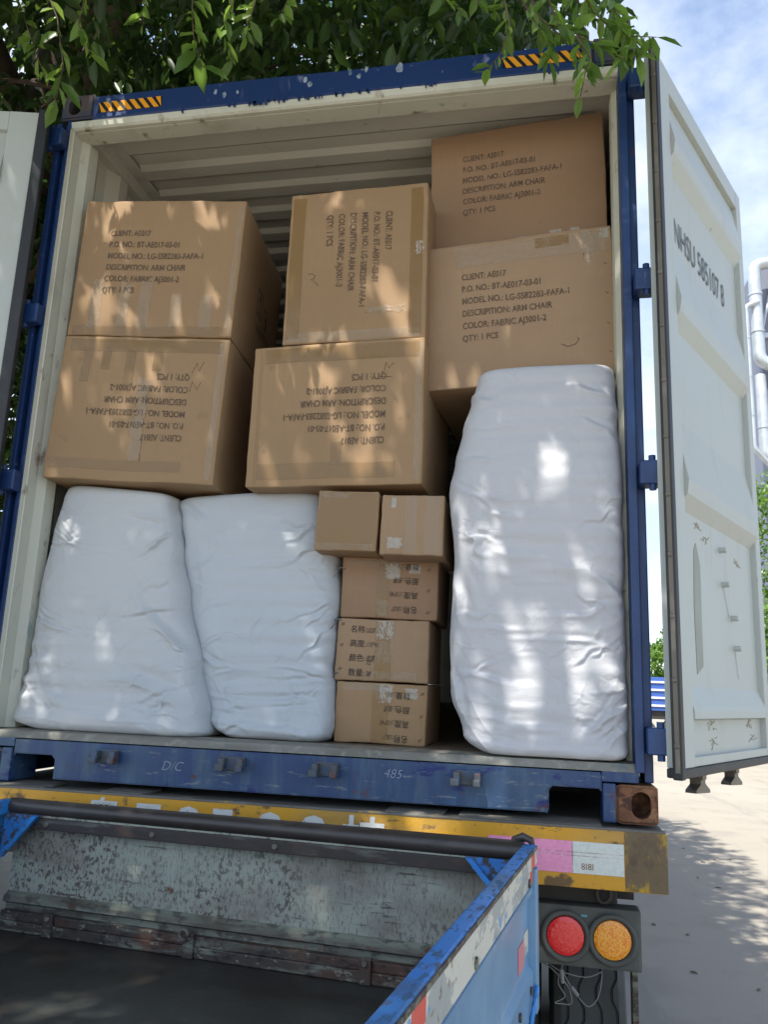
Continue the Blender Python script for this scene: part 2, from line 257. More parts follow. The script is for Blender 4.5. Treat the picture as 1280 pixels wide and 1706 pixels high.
def leaf_mat(name, c, c2, tr=.35):
    m = bpy.data.materials.new(name); m.use_nodes = True; t = m.node_tree; t.nodes.clear(); Lk = t.links.new
    out = NN(t, 'ShaderNodeOutputMaterial'); b = NN(t, 'ShaderNodeBsdfPrincipled'); b.inputs['Roughness'].default_value = .38
    g = NN(t, 'ShaderNodeNewGeometry'); x = NN(t, 'ShaderNodeMix', data_type='RGBA'); x.inputs['A'].default_value = (*c, 1); x.inputs['B'].default_value = (*c2, 1)
    Lk(g.outputs['Random Per Island'], x.inputs['Factor']); Lk(x.outputs['Result'], b.inputs['Base Color'])
    tl = NN(t, 'ShaderNodeBsdfTranslucent'); hs = NN(t, 'ShaderNodeHueSaturation'); hs.inputs['Hue'].default_value = .48; hs.inputs['Value'].default_value = 2.2; Lk(x.outputs['Result'], hs.inputs['Color']); Lk(hs.outputs[0], tl.inputs[0])
    ms = NN(t, 'ShaderNodeMixShader'); ms.inputs[0].default_value = tr; Lk(b.outputs[0], ms.inputs[1]); Lk(tl.outputs[0], ms.inputs[2]); Lk(ms.outputs[0], out.inputs[0]); return m
m_leaf = leaf_mat('ficus leaves', (.018, .050, .010), (.055, .11, .018), .32)  # darker copy of the same leaves, canopy shade put into the colour
m_leafn = leaf_mat('sunlit ficus leaves', (.06, .135, .022), (.16, .28, .04), .45)  # bright copy of the crown leaves, sunshine put into the yellow-green
m_leaff = leaf_mat('far shrub leaves', (.06, .14, .022), (.13, .24, .035))
m_bark = mat('brown bark', (.12, .085, .06), .9, layers=[(8, (1, 1, .3), .4, .65, (.07, .05, .035), .8)], bump=(14, .01, (1, 1, .3)))
m_bwall = mat('pale grey tower wall', (.19, .205, .26), .7, layers=[(2, (1, 1, .3), .45,   .7, (.15, .165, .21), .7)])
m_glass = mat('dark window glass', (.05, .06, .075), .15)
m_duct = mat('bright metal duct', (.50, .53, .55), .38, .35, layers=[(2, (1, 1, 1), .45, .7, (.36, .39, .41), .7)], bump=(3, .01))
m_farblue = mat('distant blue truck paint', (.04, .10, .36), .5)
m_farwhite = mat('distant white paint', (.7, .7, .68), .5)
m_hook = mat('weathered hook steel', (.075, .085, .095), .6, layers=[(25, (1, 1, 1), .5, .6, (.04, .10, .22), .8), (18, (1, 1, 1), .58, .66, RUST, .8)], bump=(40, .002))

# ------------------------------------------------------------------ ground
bm = NB(); n = 24
prev = None
rows = [-400, -60, -12, -4, 0, 4, 12, 60, 400]
vs = [[bm.verts.new((x, y, GZ)) for x in rows] for y in rows]
for j in range(8):
    for i in range(8): bm.faces.new((vs[j][i], vs[j][i+1], vs[j+1][i+1], vs[j+1][i]))
tag(obj('ground', bm, m_con), 'pale concrete yard surface', None, kind='structure')

# ------------------------------------------------------------------ container
CL = 12.19; XO = 1.219; XI = 1.172; FZ = .178
ct = thing('shipping_container', 'open blue shipping container with cream inside, loaded with cartons and white bales', 'shipping container')
def corr(a0, a1, base, depth, pitch=.278, flat=.07, slope=.068, margin=.0):
    """trapezoid wave along an axis"""
    pts = [(a0, base)]; a = a0+margin
    while a+pitch < a1-margin+.001:
        pts += [(a+flat, base), (a+flat+slope, base+depth), (a+flat+slope+.072, base+depth), (a+flat+2*slope+.072, base)]
        a += pitch
    pts.append((a1, base)); return pts
for s in (-1, 1):
    bm = NB(); ln = [(s*x, y) for y, x in corr(.16, CL-.16, XI+.004, .036)]
    ribbon(bm, ln, .0035*s*-1, 'z', .15, 2.80)
    obj('side_wall', bm, [m_white], ct)
    bm = NB(); ln = [(x+s*.0045, y) for x, y in ln]; ribbon(bm, ln, .0035*s*-1, 'z', .15, 2.80); obj('outer_cladding', bm, [m_blue], ct)
    bm = NB(); box(bm, (min(s*(XO+.0005), s*(XO+.004)), .171, 2.80), (max(s*(XO+.0005), s*(XO+.004)), CL-.1, 2.872)); obj('outer_cladding', bm, m_blue, ct)
    bm = NB(); box(bm, (min(s*XI, s*XO), .175, 0), (max(s*XI, s*XO), CL-.1, .16), .004); obj('bottom_rail', bm, m_blue, ct)
    bm = NB(); box(bm, (min(s*(XI-.012), s*XO), .1, 2.80), (max(s*(XI-.012), s*XO), CL-.1, 2.872), .006); obj('top_rail', bm, m_white, ct)
# roof skin: ribs run across
bm = NB(); a = .36; ln = [(.13, 2.858)]
while a < CL-.5: ln += [(a, 2.858), (a+.03, 2.876), (a+.105, 2.876), (a+.135, 2.858)]; a += .209
ln.append((CL-.1, 2.858))
ribbon(bm, ln, .003, 'x', -1.10, 1.10)
for s in (-1, 1): box(bm, (min(s*1.10, s*1.165), .1, 2.857), (max(s*1.10, s*1.165), CL-.1, 2.8625))
box(bm, (-1.168, .132, 2.8795), (1.168, CL-.1, 2.886))  # flat sheet added over the ribs, keeps light from leaking in
obj('roof', bm, m_ceil, ct)
bm = NB(); box(bm, (-XI, .075, .14), (XI, CL-.1, FZ)); obj('floor_boards', bm, m_floor, ct)
for k in range(9):
    bm = NB(); box(bm, (-XI+.001, .55+k*1.3, .02), (XI-.001, .60+k*1.3, .139)); obj('cross_member', bm, m_black, ct)  # added behind the sill to block light showing through the fork pockets
bm = NB(); box(bm, (-XI+.002, CL-.1, .15), (XI-.002, CL-.05, 2.85)); obj('end_wall', bm, m_white, ct)
# threshold: pale worn steel lip above the sill
bm = NB(); prism(bm, [(.004, .150), (.02, .1745), (.12, .1805), (.12, .15), (.004, .14)], 'x', -XI-.001, XI+.001); obj('threshold', bm, m_thresh, ct)
# rear sill with fork pocket openings at both ends
bm = NB()
top, bot = .150, .012
out = [(-1.055, top), (1.055, top), (1.055, .085), (1.045, .095), (.90, .095), (.885, .08), (.885, bot), (-.885, bot), (-.885, .08), (-.90, .095), (-1.045, .095), (-1.055, .085)]
prism(bm, [(x, z) for x, z in out][::-1], 'y', 0, .012)
box(bm, (-1.055, .012, .1285), (1.055, .13, .150)); box(bm, (-.885, .012, .012), (.885, .10, .020))
for s in (-1, 1): box(bm, (min(s*.889, s*.880), .013, .02), (max(s*.889, s*.880), .16, .128))
bmesh.ops.bevel(bm, geom=[e for e in bm.edges if abs(e.verts[0].co.y) < .001 and abs(e.verts[1].co.y) < .001], offset=.004, segments=2, affect='EDGES')
for s in (-1, 1): box(bm, (min(s*1.0552, s*1.169), .0, .1185), (max(s*1.0552, s*1.169), .12, .1498), .002)
sill = obj('rear_sill', bm, m_blueworn, ct)
# lock rod keeper hooks on the sill
for x in (-.67, -.19, .145, .626):
    bm = NB()
    box(bm, (x-.042, -.012, .082), (x+.042, -.001, .128), .003)
    for s in (-1, 1):
        box(bm, (x+s*.034-.011, -.045, .094), (x+s*.034+.011, -.010, .124), .005)
        box(bm, (x+s*.034-.014-(.006 if s < 0 else 0), -.05, .080), (x+s*.034+.010, -.028, .104), .005)
    obj('locking_hook', bm, m_hook, ct)
# corner posts
for s in (-1, 1):
    bm = NB()
    X = lambda a, b: (min(s*a, s*b), max(s*a, s*b))
    xa, xb = X(XI+.001 if s < 0 else 1.160, 1.190); box(bm, (xa, .0, .1505), (xb, .11, 2.778), .004)
    xa, xb = X(1.1902, XO); box(bm, (xa, .030, .118), (xb, .16, 2.778), .004)
    pst = obj('corner_post', bm, m_blue, ct)
    bm = NB(); xa, xb = X(1.128, XI); 
    if s > 0: X0 = 1.160
    pr = [(s*XI, .001), (s*(XI-.004), .020), (s*(XI-.008), .022), (s*(XI-.008), .028), (s*(XI-.004), .030), (s*(XI-.006), .085), (s*(XI-.03), .115), (s*(XI-.034), .175), (s*(XI-.012), .19), (s*XI, .19)]
    prism(bm, pr, 'z', .18, 2.74); obj('door_jamb', bm, m_jamb, ct)
    if s < 0: bm = NB(); box(bm, (-1.246, .004, .12), (-1.2195, .05, 2.775), .006); obj('hinge_channel', bm, m_dkblue, pst)
    # hinge pins and lugs
    for zz in (.252, 1.130, 1.842, 2.671):
        bm = NB(); xa, xb = X(1.175 if s < 0 else 1.194, 1.250 if s < 0 else 1.262); box(bm, (xa, -.050, zz-.042), (xb, -.001 if s < 0 else .029, zz+.042), .007, None, 3)
        tube(bm, [(s*1.236, -.034, zz-.060), (s*1.236, -.034, zz+.060)], .012, 12)
        xa, xb = X(1.240, 1.262); 
        obj('hinge_lug', bm, m_blue, pst)
    for zz in (.16, 2.80): pass
# castings with oval holes
def casting(x0, x1, y0, y1, z0, z1, m, hole=True, parent=ct):
    bm = NB(); cx, cz = (x0+x1)/2, (z0+z1)/2
    n = 32; O = []; I = []
    rx, rz = .030, .042
    hx = cx+(.012 if cx > 0 else -.012)
    for k in range(n):
        a = 2*math.pi*(k+.5)/n; c, s2 = math.cos(a), math.sin(a)
        ix = hx+rx*c; iz = cz+(rz-rx)*(1 if s2 > 0 else -1)*.9+rx*s2
        sc_ = min(((x1-x0)/2)/abs(c) if abs(c) > 1e-6 else 9, ((z1-z0)/2)/abs(s2) if abs(s2) > 1e-6 else 9)
        rr = .012; ox, oz = cx+c*sc_, cz+s2*sc_
        O.append((ox, oz)); I.append((ix, iz))
    va = [bm.verts.new((p[0], y0, p[1])) for p in O]; vb = [bm.verts.new((p[0], y0, p[1])) for p in I]
    vc = [bm.verts.new((p[0], y0+.028, p[1])) for p in I]; vd = [bm.verts.new((p[0], y1, p[1])) for p in O]
    for k in range(n):
        j = (k+1) % n
        bm.faces.new((va[k], va[j], vb[j], vb[k])); bm.faces.new((vb[k], vb[j], vc[j], vc[k])); bm.faces.new((va[j], va[k], vd[k], vd[j]))
    bm.faces.new(vd)
    # cavity
    ve = [bm.verts.new((cx+(v.co.x-cx)*1.25, y0+.03, cz+(v.co.z-cz)*1.15)) for v in vc]; vf = [bm.verts.new((v.co.x, y0+.12, v.co.z)) for v in ve]
    for k in range(n):
        j = (k+1) % n; bm.faces.new((vc[k], vc[j], ve[j], ve[k])); bm.faces.new((ve[k], ve[j], vf[j], vf[k]))
    bm.faces.new(vf[::-1])
    bmesh.ops.recalc_face_normals(bm, faces=bm.faces[:])
    es = [e for e in bm.edges if e.is_manifold and len(e.link_faces) == 2 and e.verts[0] in va and e.verts[1] in va]
    bmesh.ops.bevel(bm, geom=es, offset=.008, segments=3, affect='EDGES')
    return obj('corner_casting', bm, m, parent)
casting(1.098, 1.226, -.010, .17, -.006, .112, m_rust)
casting(-1.226, -1.098, -.010, .17, -.006, .112, m_castb)
casting(-1.226, -1.070, -.006, .17, 2.782, 2.902, m_castb)
casting(1.064, 1.226, -.006, .17, 2.782, 2.902, m_castb)
bm = NB(); box(bm, (1.057, -.008, -.004), (1.0975, .16, .114), .005); obj('casting_cheek', bm, m_blueworn, ct)
bm = NB(); box(bm, (-1.0975, -.008, -.004), (-1.057, .16, .114), .005); obj('casting_cheek', bm, m_blueworn, ct)
# rear header: blue beam, pale lip below
bm = NB(); nx = 60; rng = random.Random(4)
def hz(x): return -.006*max(0, 1-abs(x-.1)/.5)+.003*noise.noise(Vector((x*3, 1, 1)))
prof = lambda x: [(.002, 2.772), (-.004, 2.778), (-.004, 2.884+hz(x)), (.012, 2.896+hz(x)), (.10, 2.899+hz(x)), (.13, 2.87), (.13, 2.772)]
rows_ = [[bm.verts.new((x, p[0], p[1])) for p in prof(x)] for x in [-1.0695+2.133*i/nx for i in range(nx+1)]]
for a, b in zip(rows_, rows_[1:]):
    for k in range(7): bm.faces.new((a[k], b[k], b[(k+1) % 7], a[(k+1) % 7]))
bm.faces.new(rows_[0]); bm.faces.new(rows_[-1][::-1]); bmesh.ops.recalc_face_normals(bm, faces=bm.faces[:])
hd = obj('header_beam', bm, m_dkblue, ct, smooth=True, angle=30)
bm = NB()
prism(bm, [(.001, 2.771), (.006, 2.745), (.016, 2.738), (.030, 2.7375), (.032, 2.742), (.036, 2.742), (.038, 2.7375), (.118, 2.7365), (.150, 2.775), (.156, 2.855), (.132, 2.855), (.128, 2.771)], 'x', -XI, XI)
obj('header_lip', bm, m_jamb, ct)
# paint flakes along the lip
rng = random.Random(12); bm = NB()
for i in range(46):
    x = rng.uniform(-.35, .45) if i < 38 else rng.uniform(-.9, 1.0); h = rng.uniform(.006, .024); wd = rng.uniform(.004, .016)
    prism(bm, [(x, 2.776), (x+wd, 2.777), (x+wd*.9, 2.776-h), (x+wd*.2, 2.777-h*.8)], 'y', -.0052, -.0006)
obj('paint_flakes', bm, m_dkblue, ct)
rng = random.Random(3)
bm = NB()
for (x, z, sz) in ((-.10, 2.855, .022), (.09, 2.868, .018), (.13, 2.845, .02), (.30, 2.86, .03), (-.5, 2.84, .018), (-.46, 2.825, .02), (-.08, 2.83, .02), (.16, 2.87, .018), (-.40, 2.83, .014)):
    pts = [(x+sz*rng.uniform(.4, 1)*math.cos(a)*.6, z+sz*rng.uniform(.5, 1)*math.sin(a)) for a in [k*math.pi/4 for k in range(8)]]
    prism(bm, pts, 'y', -.0048, -.003)
obj('scuff_mark', bm, mat('pale scuffed primer', (.30, .36, .42), .7, layers=[(30, (1, 1, 1), .5, .6, (.05, .10, .2), .9)]), ct)
# hazard stripes
for x0, x1, z0 in ((-1.045, -.745, 2.800), (.715, 1.04, 2.806)):
    bm = NB(); box(bm, (x0, -.0052, z0), (x1, -.0035, z0+.050)); hz_ = obj('hazard_strip', bm, m_hazblk, hd)
    bm = NB(); k = 0; p = .0415; a = x0-.02
    while a < x1:
        q = [(a+.037, z0), (a+.060, z0), (a+.022, z0+.05), (a-.001, z0+.05)]
        q = [(min(max(x, x0), x1), z) for x, z in q]
        if q[1][0]-q[0][0] > .006 or q[2][0]-q[3][0] > .006: prism(bm, q, 'y', -.0068, -.0053)
        a += p
    obj('orange_stripe', bm, m_hazard, hz_)

# text -> mesh
def text_mesh(s, size=1., shear=0, bold=0):
    c = bpy.data.curves.new('t', 'FONT'); c.body = s; c.size = size; c.shear = shear; c.offset = bold; c.resolution_u = 3
    o = bpy.data.objects.new('t', c); COL.objects.link(o)
    dg = bpy.context.evaluated_depsgraph_get(); me = bpy.data.meshes.new_from_object(o.evaluated_get(dg)); bpy.data.objects.remove(o); bpy.data.curves.remove(c)
    return me
def text_bm(bm, s, origin, ux, uy, size, xs=1., shear=0, bold=0, width=None, disp=None):
    """lay the text in the plane (ux, uy) with its baseline start at origin"""
    me = text_mesh(s, size, shear, bold)
    if not len(me.vertices): return
    xsx = [v.co.x for v in me.vertices]
    if width: xs = width/(max(xsx)-min(xsx))
    o = Vector(origin); ux = Vector(ux); uy = Vector(uy); x0 = min(xsx)
    vs = []
    for v in me.vertices:
        p = o+ux*((v.co.x-x0)*xs)+uy*v.co.y
        vs.append(bm.verts.new(disp(p) if disp else p))
    for f in me.polygons:
        try: bm.faces.new([vs[i] for i in f.vertices])
        except ValueError: pass
    bpy.data.meshes.remove(me)
bm = NB()
text_bm(bm, 'D/C', (-.46, -.0015, .068), (1, 0, 0), (0, 0, 1), .046, shear=.3, bold=-.0006)
text_bm(bm, '485-', (.345, -.0015, .090), (1, 0, -.03), (0, 0, 1), .042, shear=.3, bold=-.0006)
obj('chalk_scribble', bm, m_chalk, ct)

# ---- doors
def door(hx, hy, dx, dy, s, lettering):
    """hinge edge at (hx,hy), leaf direction (dx,dy); s = +1 right, -1 left; u along the leaf, v = depth towards the outer face"""
    d = Vector((dx, dy, 0)).normalized(); nrm = Vector((d.y, -d.x, 0)) if s > 0 else Vector((-d.y, d.x, 0))  # inner face normal
    nrm = nrm*1.0
    M = Matrix(((d.x, -nrm.x, 0, hx), (d.y, -nrm.y, 0, hy), (0, 0, 1, 0), (0, 0, 0, 1)))  # local (u, depth, z)
    W = 1.165; z0, z1 = .175, 2.745
    dr = None
    bm = NB()
    # frame
    box(bm, (.03, 0, z0), (.155, .05, z1), .004, M); box(bm, (W-.08, 0, z0), (W-.01, .05, z1), .004, M)
    box(bm, (.1552, .001, z1-.09), (W-.0802, .05, z1-.001), .003, M); box(bm, (.1552, .001, z0+.001), (W-.0802, .05, z0+.03), .003, M)
    dr = obj('door', bm, m_door, ct, label='open right door leaf showing its pale ribbed inner face' if s > 0 else 'open left door leaf folded back beside the corner post')
    # panel: flat fields and shallow troughs across
    bm = NB(); zz = [z0+.03]; prof = [(.042, z0+.03), (.042, .318)]
    prof += [(.006, .335), (.006, .345), (.012, .40), (.036, .47)]
    prof = [(.024, z0+.03), (.024, .318), (-.004, .325), (-.004, .350), (.000, .365), (.024, .430)]
    for zc in (1.08, 1.755, 2.40): prof += [(.024, zc-.055), (-.010, zc-.005), (-.016, zc+.045), (-.010, zc+.075), (.024, zc+.27)]
    prof += [(.024, z1-.09)]
    prof = sorted(prof, key=lambda p: p[1])
    prism(bm, [(p[0], p[1]) for p in prof]+[(.047, z1-.0905), (.047, z0+.0305)], 'x', .1553, W-.0803, M)
    pn = obj('door_panel', bm, m_door, dr)
    # gasket all round
    bm = NB(); box(bm, (-.004 if s > 0 else -.016, -.010, z0-.032), (.0295, .022, z1+.012), .006, M); box(bm, (.0297, -.006, z0-.030), (W+.02, .052, z0-.0005), .006, M)
    gk = obj('gasket', bm, m_gasket, dr)
    bm = NB(); box(bm, (-.0085, -.004, z0-.01), (-.0045, .010, z1-.01), 0, M); st = obj('gasket_strip', bm, m_strip, dr) if s > 0 else bm.free()
    bm = NB()
    for k in range(13):
        if s < 0: break
        c = M @ Vector((-.0086, .003, z0+.07+k*.198)); disc(bm, c, -(M.to_3x3() @ Vector((1, 0, 0))), .0085, .005, 10, .002)
    obj('rivet', bm, m_strip, dr) if s > 0 else bm.free()
    # lock rods on the outer face with cams below and above
    for u in (.44, .86):
        bm = NB(); tube(bm, [M @ Vector((u, .085, z0-.05)), M @ Vector((u, .085, z1+.02))], .017, 12)
        for zz_ in (z0+.02, 1.3, z1-.1): box(bm, (u-.045, .052, zz_), (u+.045, .090, zz_+.05), .004, M)
        rod = obj('lock_rod', bm, m_hook, dr)
        bm = NB()
        zb = z0-.032
        box(bm, (u-.022, .060, zb-.03), (u+.022, .110, zb+.002), .003, M)
        prism(bm, [(u-.075, zb-.060), (u-.078, zb-.070), (u+.075, zb-.078), (u+.078, zb-.068), (u+.026, zb-.044), (u+.024, zb-.026), (u+.066, zb-.008), (u+.06, zb+.002), (u-.06, zb+.004), (u-.07, zb-.006), (u-.026, zb-.024), (u-.026, zb-.044)], 'y', .066, .104, M)
        obj('locking_cam', bm, m_strip, rod)
    if lettering:
        bm = NB()
        text_bm(bm, 'NHSU 585107 8', M @ Vector((.222, .0205, 2.062)), M.to_3x3() @ Vector((1, 0, 0)), (0, 0, 1), .150, width=.65)
        obj('serial_number', bm, mat('grey stencil paint', (.13, .15, .15), .7), dr)
        bm = NB()
        for u, z in ((.62, .95), (.64, .82), (.74, .70), (.76, .585)):
            c = M @ Vector((u, .026, z)); disc(bm, c, -(M.to_3x3() @ Vector((0, 1, 0))), .011, .030, 12, .003)
        for (a, b) in (((.64, .81), (.70, .70)), ((.76, .57), (.79, .47))):
            tube(bm, [M @ Vector((a[0], .021, a[1])), M @ Vector((b[0], .021, b[1]))], .0011, 6)
        obj('bolt_head', bm, m_door, dr)
        bm = NB(); prism(bm, [(.285, .47), (.355, .50), (.365, .86), (.325, .93), (.300, .90), (.280, .70)], 'y', .0222, .0236, M); obj('repair_patch', bm, mat('dull primer patch', (.30, .31, .26), .7, layers=[(9, (1, 1, .3), .45, .65, (.36, .37, .32), .8)]), dr)
        # worn spots on the kick plate
        bm = NB(); rg = random.Random(5)
        for u, z in ((.42, .30), (.92, .30), (.45, .245), (.95, .245), (.35, .99), (.44, .965), (.85, .93)):
            for k in range(9):
                a = rg.uniform(0, 6.28); l = rg.uniform(.01, .035); p = M @ Vector((u+rg.uniform(-.03, .03), .0232 if z < .35 else .023, z+rg.uniform(-.012, .012))); q = p+(M.to_3x3() @ Vector((math.cos(a)*l*1.4, 0, math.sin(a)*l*.5)))
                tube(bm, [p, q], .0018, 5)
        obj('weld_spatter', bm, mat('rusty pale weld', (.38, .36, .28), .8, layers=[(60, (1, 1, 1), .5, .62, (.26, .20, .13), .7)]), dr)
    return M
MR = door(1.279, -.105, .505, 1.0, 1, True)
ML = door(-1.226, -.10, -math.cos(R(13)), -math.sin(R(13)), -1, False)

# ------------------------------------------------------------------ trailer
tr = thing('container_trailer', 'flatbed trailer with worn yellow rear beam carrying the blue container', 'trailer', (0, 0, GZ))
bm = NB(); box(bm, (-1.235, -.075, -.190), (1.235, -.055, -.0125), .003); box(bm, (-1.235, -.0548, -.190), (1.235, .02, -.182), .002)
rb = obj('rear_beam', bm, m_yellow, tr)
bm = NB(); box(bm, (1.115, -.0775, -.188), (1.239, -.0752, -.0185), .0008); obj('beam_end', bm, m_beamend, rb)
bm = NB(); box(bm, (-1.2352, -.0770, -.0180), (1.2352, -.0530, -.0105), .002); obj('beam_lip', bm, m_deck, rb)
bm = NB(); box(bm, (-1.235, -.0545, -.030), (1.235, 11.9, -.018)); dk = obj('deck', bm, m_deck, tr)
bm = NB()
rg = random.Random(8)
bm.free()
for x0, x1 in ((-1.23, -.88), (-.66, -.50), (.36, .55), (.60, 1.05)): bm = NB(); box(bm, (x0, -.052, -.0175), (x1, .10, -.0085), .003); obj('deck_plate', bm, m_deck, dk)
bm = NB()
for s in (-1, 1):
    box(bm, (s*1.235-(.02 if s > 0 else 0), .021, -.18), (s*1.235+(.02 if s < 0 else 0), 11.9, -.031), .003)
    box(bm, (s*.45-.07, .3, -.62), (s*.45+.07, 11.5, -.031), .003)
for y in [.5+k*1.2 for k in range(9)]: box(bm, (-1.2, y, -.15), (1.2, y+.08, -.032))
box(bm, (.80, .15, -.26), (1.16, .19, -.15)); box(bm, (-1.1, .06, -.26), (1.1, .14, -.19), .003)
obj('chassis_frame', bm, m_black, tr)
# licence characters
bm = NB()
for s_, x, wd in (('粤', -.70, .125), ('F', -.515, .09), ('0', -.375, .105), ('1', -.235, .07), ('0', -.085, .105), ('0', .065, .105), ('挂', .215, .15)):
    text_bm(bm, s_, (x+.01, -.0765, -.166 if s_ not in '粤挂' else -.150), (1, 0, 0), (0, 0, 1), .182 if s_ not in '粤挂' else .145, width=wd, bold=.005 if s_ not in '粤挂' else .002)
obj('plate_lettering', bm, m_wpaint, rb)
bm = NB(); box(bm, (.70, -.0768, -.148), (.9585, -.0753, -.056)); pk = obj('pink_tape', bm, m_pink, rb)
bm = NB(); box(bm, (.9590, -.0768, -.148), (1.112, -.0753, -.056)); sv = obj('silver_tape', bm, m_silver, rb)
bm = NB(); text_bm(bm, '3M', (.985, -.0773, -.132), (1, 0, 0), (0, 0, 1), .022); text_bm(bm, '反光', (1.0, -.0773, -.132), (1, 0, 0), (0, 0, 1), .02) if False else None
bm.free()
bm = NB()
for z in (-.088, -.098): box(bm, (.702, -.0772, z), (1.108, -.07685, z+.0016))
box(bm, (.9575, -.0772, -.147), (.9600, -.07685, -.057)); obj('tape_seam', bm, mat('dirty tape seam', (.30, .20, .20), .8, layers=[(30, (1, 1, 1), .45, .55, (.6, .5, .5), 1)]), rb)
bm = NB(); text_bm(bm, '8I8I', (.985, -.0774, -.136), (1, 0, 0), (0, 0, 1), .026, width=.036); obj('tape_print', bm, m_rust, rb)
# ring hook under beam
bm = NB(); 
tube(bm, [(1.055+.021*math.cos(a), .02+.0*a, -.222+.024*math.sin(a)) for a in [k*math.pi/10 for k in range(21)]], .007, 8); obj('tie_ring', bm, m_black, tr)
# lamp cluster
bm = NB(); box(bm, (.74, .02, -.440), (1.168, .10, -.262), .010); lh = obj('lamp_housing', bm, m_lampbox, tr)
for x, m, nm in ((.938, m_red, 'red_light'), (1.080, m_amber, 'amber_light')):
    bm = NB(); z = -.351
    pr = [(.074, 0), (.076, .012), (.068, .018), (.060, .012), (.058, .004)]
    rings = [[bm.verts.new((x+r*math.cos(2*math.pi*k/48), .02-h, z+r*math.sin(2*math.pi*k/48))) for k in range(48)] for r, h in pr]
    for a, b in zip(rings, rings[1:]):
        for k in range(48): bm.faces.new((a[k], b[k], b[(k+1) % 48], a[(k+1) % 48]))
    rim = obj('lamp_rim', bm, m_lampbox, lh, smooth=True)
    bm = NB(); rr = [.0575, .056, .045, .025, .004]; hh = [.003, .010, .0125, .014, .0145]
    rings = [[bm.verts.new((x+r*math.cos(2*math.pi*k/48), .02-h, z+r*math.sin(2*math.pi*k/48))) for k in range(48)] for r, h in zip(rr, hh)]
    for a, b in zip(rings, rings[1:]):
        for k in range(48): bm.faces.new((a[k], b[k], b[(k+1) % 48], a[(k+1) % 48]))
    bm.faces.new(rings[-1][::-1]); bmesh.ops.recalc_face_normals(bm, faces=bm.faces[:]); obj(nm, bm, m, lh)
bm = NB(); text_bm(bm, 'LED', (.995, .0185, -.283), (1, 0, 0), (0, 0, 1), .014); bm.free()
bm = NB(); box(bm, (.985, .017, -.293), (1.005, .0195, -.286), .001); obj('lamp_badge', bm, mat('teal sticker', (.1, .3, .32), .5), lh)
# dangling wires
bm = NB(); rg = random.Random(2)
def wire(pts, r=.0017):
    P = [Vector(p) for p in pts]; o = []
    for i in range(len(P)-1):
        for k in range(8):
            t = k/8; a = P[max(i-1, 0)]; b = P[i]; c = P[i+1]; d = P[min(i+2, len(P)-1)]
            o.append(.5*((2*b)+(c-a)*t+(2*a-5*b+4*c-d)*t*t+(3*b-a-3*c+d)*t**3))
    o.append(P[-1]); tube(bm, o, r, 6)
wire([(.93, .04, -.44), (.915, .03, -.49), (.935, .02, -.525), (.905, .02, -.545), (.925, .03, -.55), (.955, .03, -.545), (.945, .03, -.50), (.90, .04, -.46), (.87, .05, -.445)])
wire([(.93, .04, -.462), (.955, .03, -.50), (1.00, .02, -.545), (1.03, .03, -.53), (1.045, .04, -.49), (1.05, .05, -.44)])
wire([(.89, .04, -.445), (.93, .03, -.46), (1.0, .03, -.468), (1.05, .04, -.45)])
tube(bm, [(.925, .028, -.452), (.929, .026, -.49)], .006, 8); tube(bm, [(.955, .03, -.50), (.975, .026, -.522)], .006, 8)
obj('wiring', bm, mat('grey wire sheath', (.20, .19, .18), .6), tr)
# wheels
def tyre(cx, cy, parent):
    t = None
    bm = NB(); Rr = .52; wd = .27; n = 96; cz = GZ+Rr
    pr = [(-wd/2+.01, .30), (-wd/2, .40), (-wd/2+.012, .49), (-wd/2+.035, .515)]
    gro = [-.085, -.03, .03, .085]
    prof = list(pr)
    for g in gro: prof += [(g-.005, Rr), (g-.003, Rr-.014), (g+.003, Rr-.014), (g+.005, Rr)]
    prof += [(-a, b) for a, b in pr[::-1]]
    rings = []
    for k in range(n):
        a = 2*math.pi*k/n; zig = .009*(1 if (k % 4) < 2 else -1)
        rings.append([bm.verts.new((cx+x+(zig if r > .50 and abs(x) < .1 else 0), cy+r*math.cos(a), cz+r*math.sin(a))) for x, r in prof])
    for k in range(n):
        A, B = rings[k], rings[(k+1) % n]
        for i in range(len(prof)-1): bm.faces.new((A[i], A[i+1], B[i+1], B[i]))
    wh = obj('wheel', bm, m_tyre, parent)
    bm = NB(); tube(bm, [(cx-.09, cy, cz), (cx-.02, cy, cz), (cx+.02, cy, cz), (cx+.09, cy, cz)], [.305, .29, .29, .305], 40); obj('rim', bm, m_black, wh, smooth=True, angle=30)
for y in (.95, 2.26):
    for x in (1.03, .72, -.72, -1.03): tyre(x, y, tr)
bm = NB(); box(bm, (1.165, .33, -1.15), (1.185, .40, -.445), .003); obj('mudguard_stay', bm, m_rail, tr)

# ------------------------------------------------------------------ small truck bed in front
A7 = R(7)
st = thing('cargo_truck', 'small blue cargo truck whose scratched empty bed is backed up to the trailer', 'truck', (.848, -.42, GZ), (0, 0, -A7))
MS = Matrix.Translation((.850, -.42, -.013)) @ Matrix.Rotation(-A7, 4, 'Z') @ Matrix.Rotation(R(-.5), 4, 'Y')    # x along tailboard (to -1.70), -y along the bed
def sobj(name, bm, m, parent=None, **k):
    bmesh.ops.transform(bm, matrix=MS, verts=bm.verts[:]); return obj(name, bm, m, parent or st, **k)
BW = 1.75; BL = 3.4
bm = NB(); box(bm, (-BW, -BL, -.43), (-.03, .0, -.405)); box(bm, (-BW+.02, -BL+.02, -.50), (-.05, -.02, -.4305)); sobj('bed_floor', bm, m_mat)
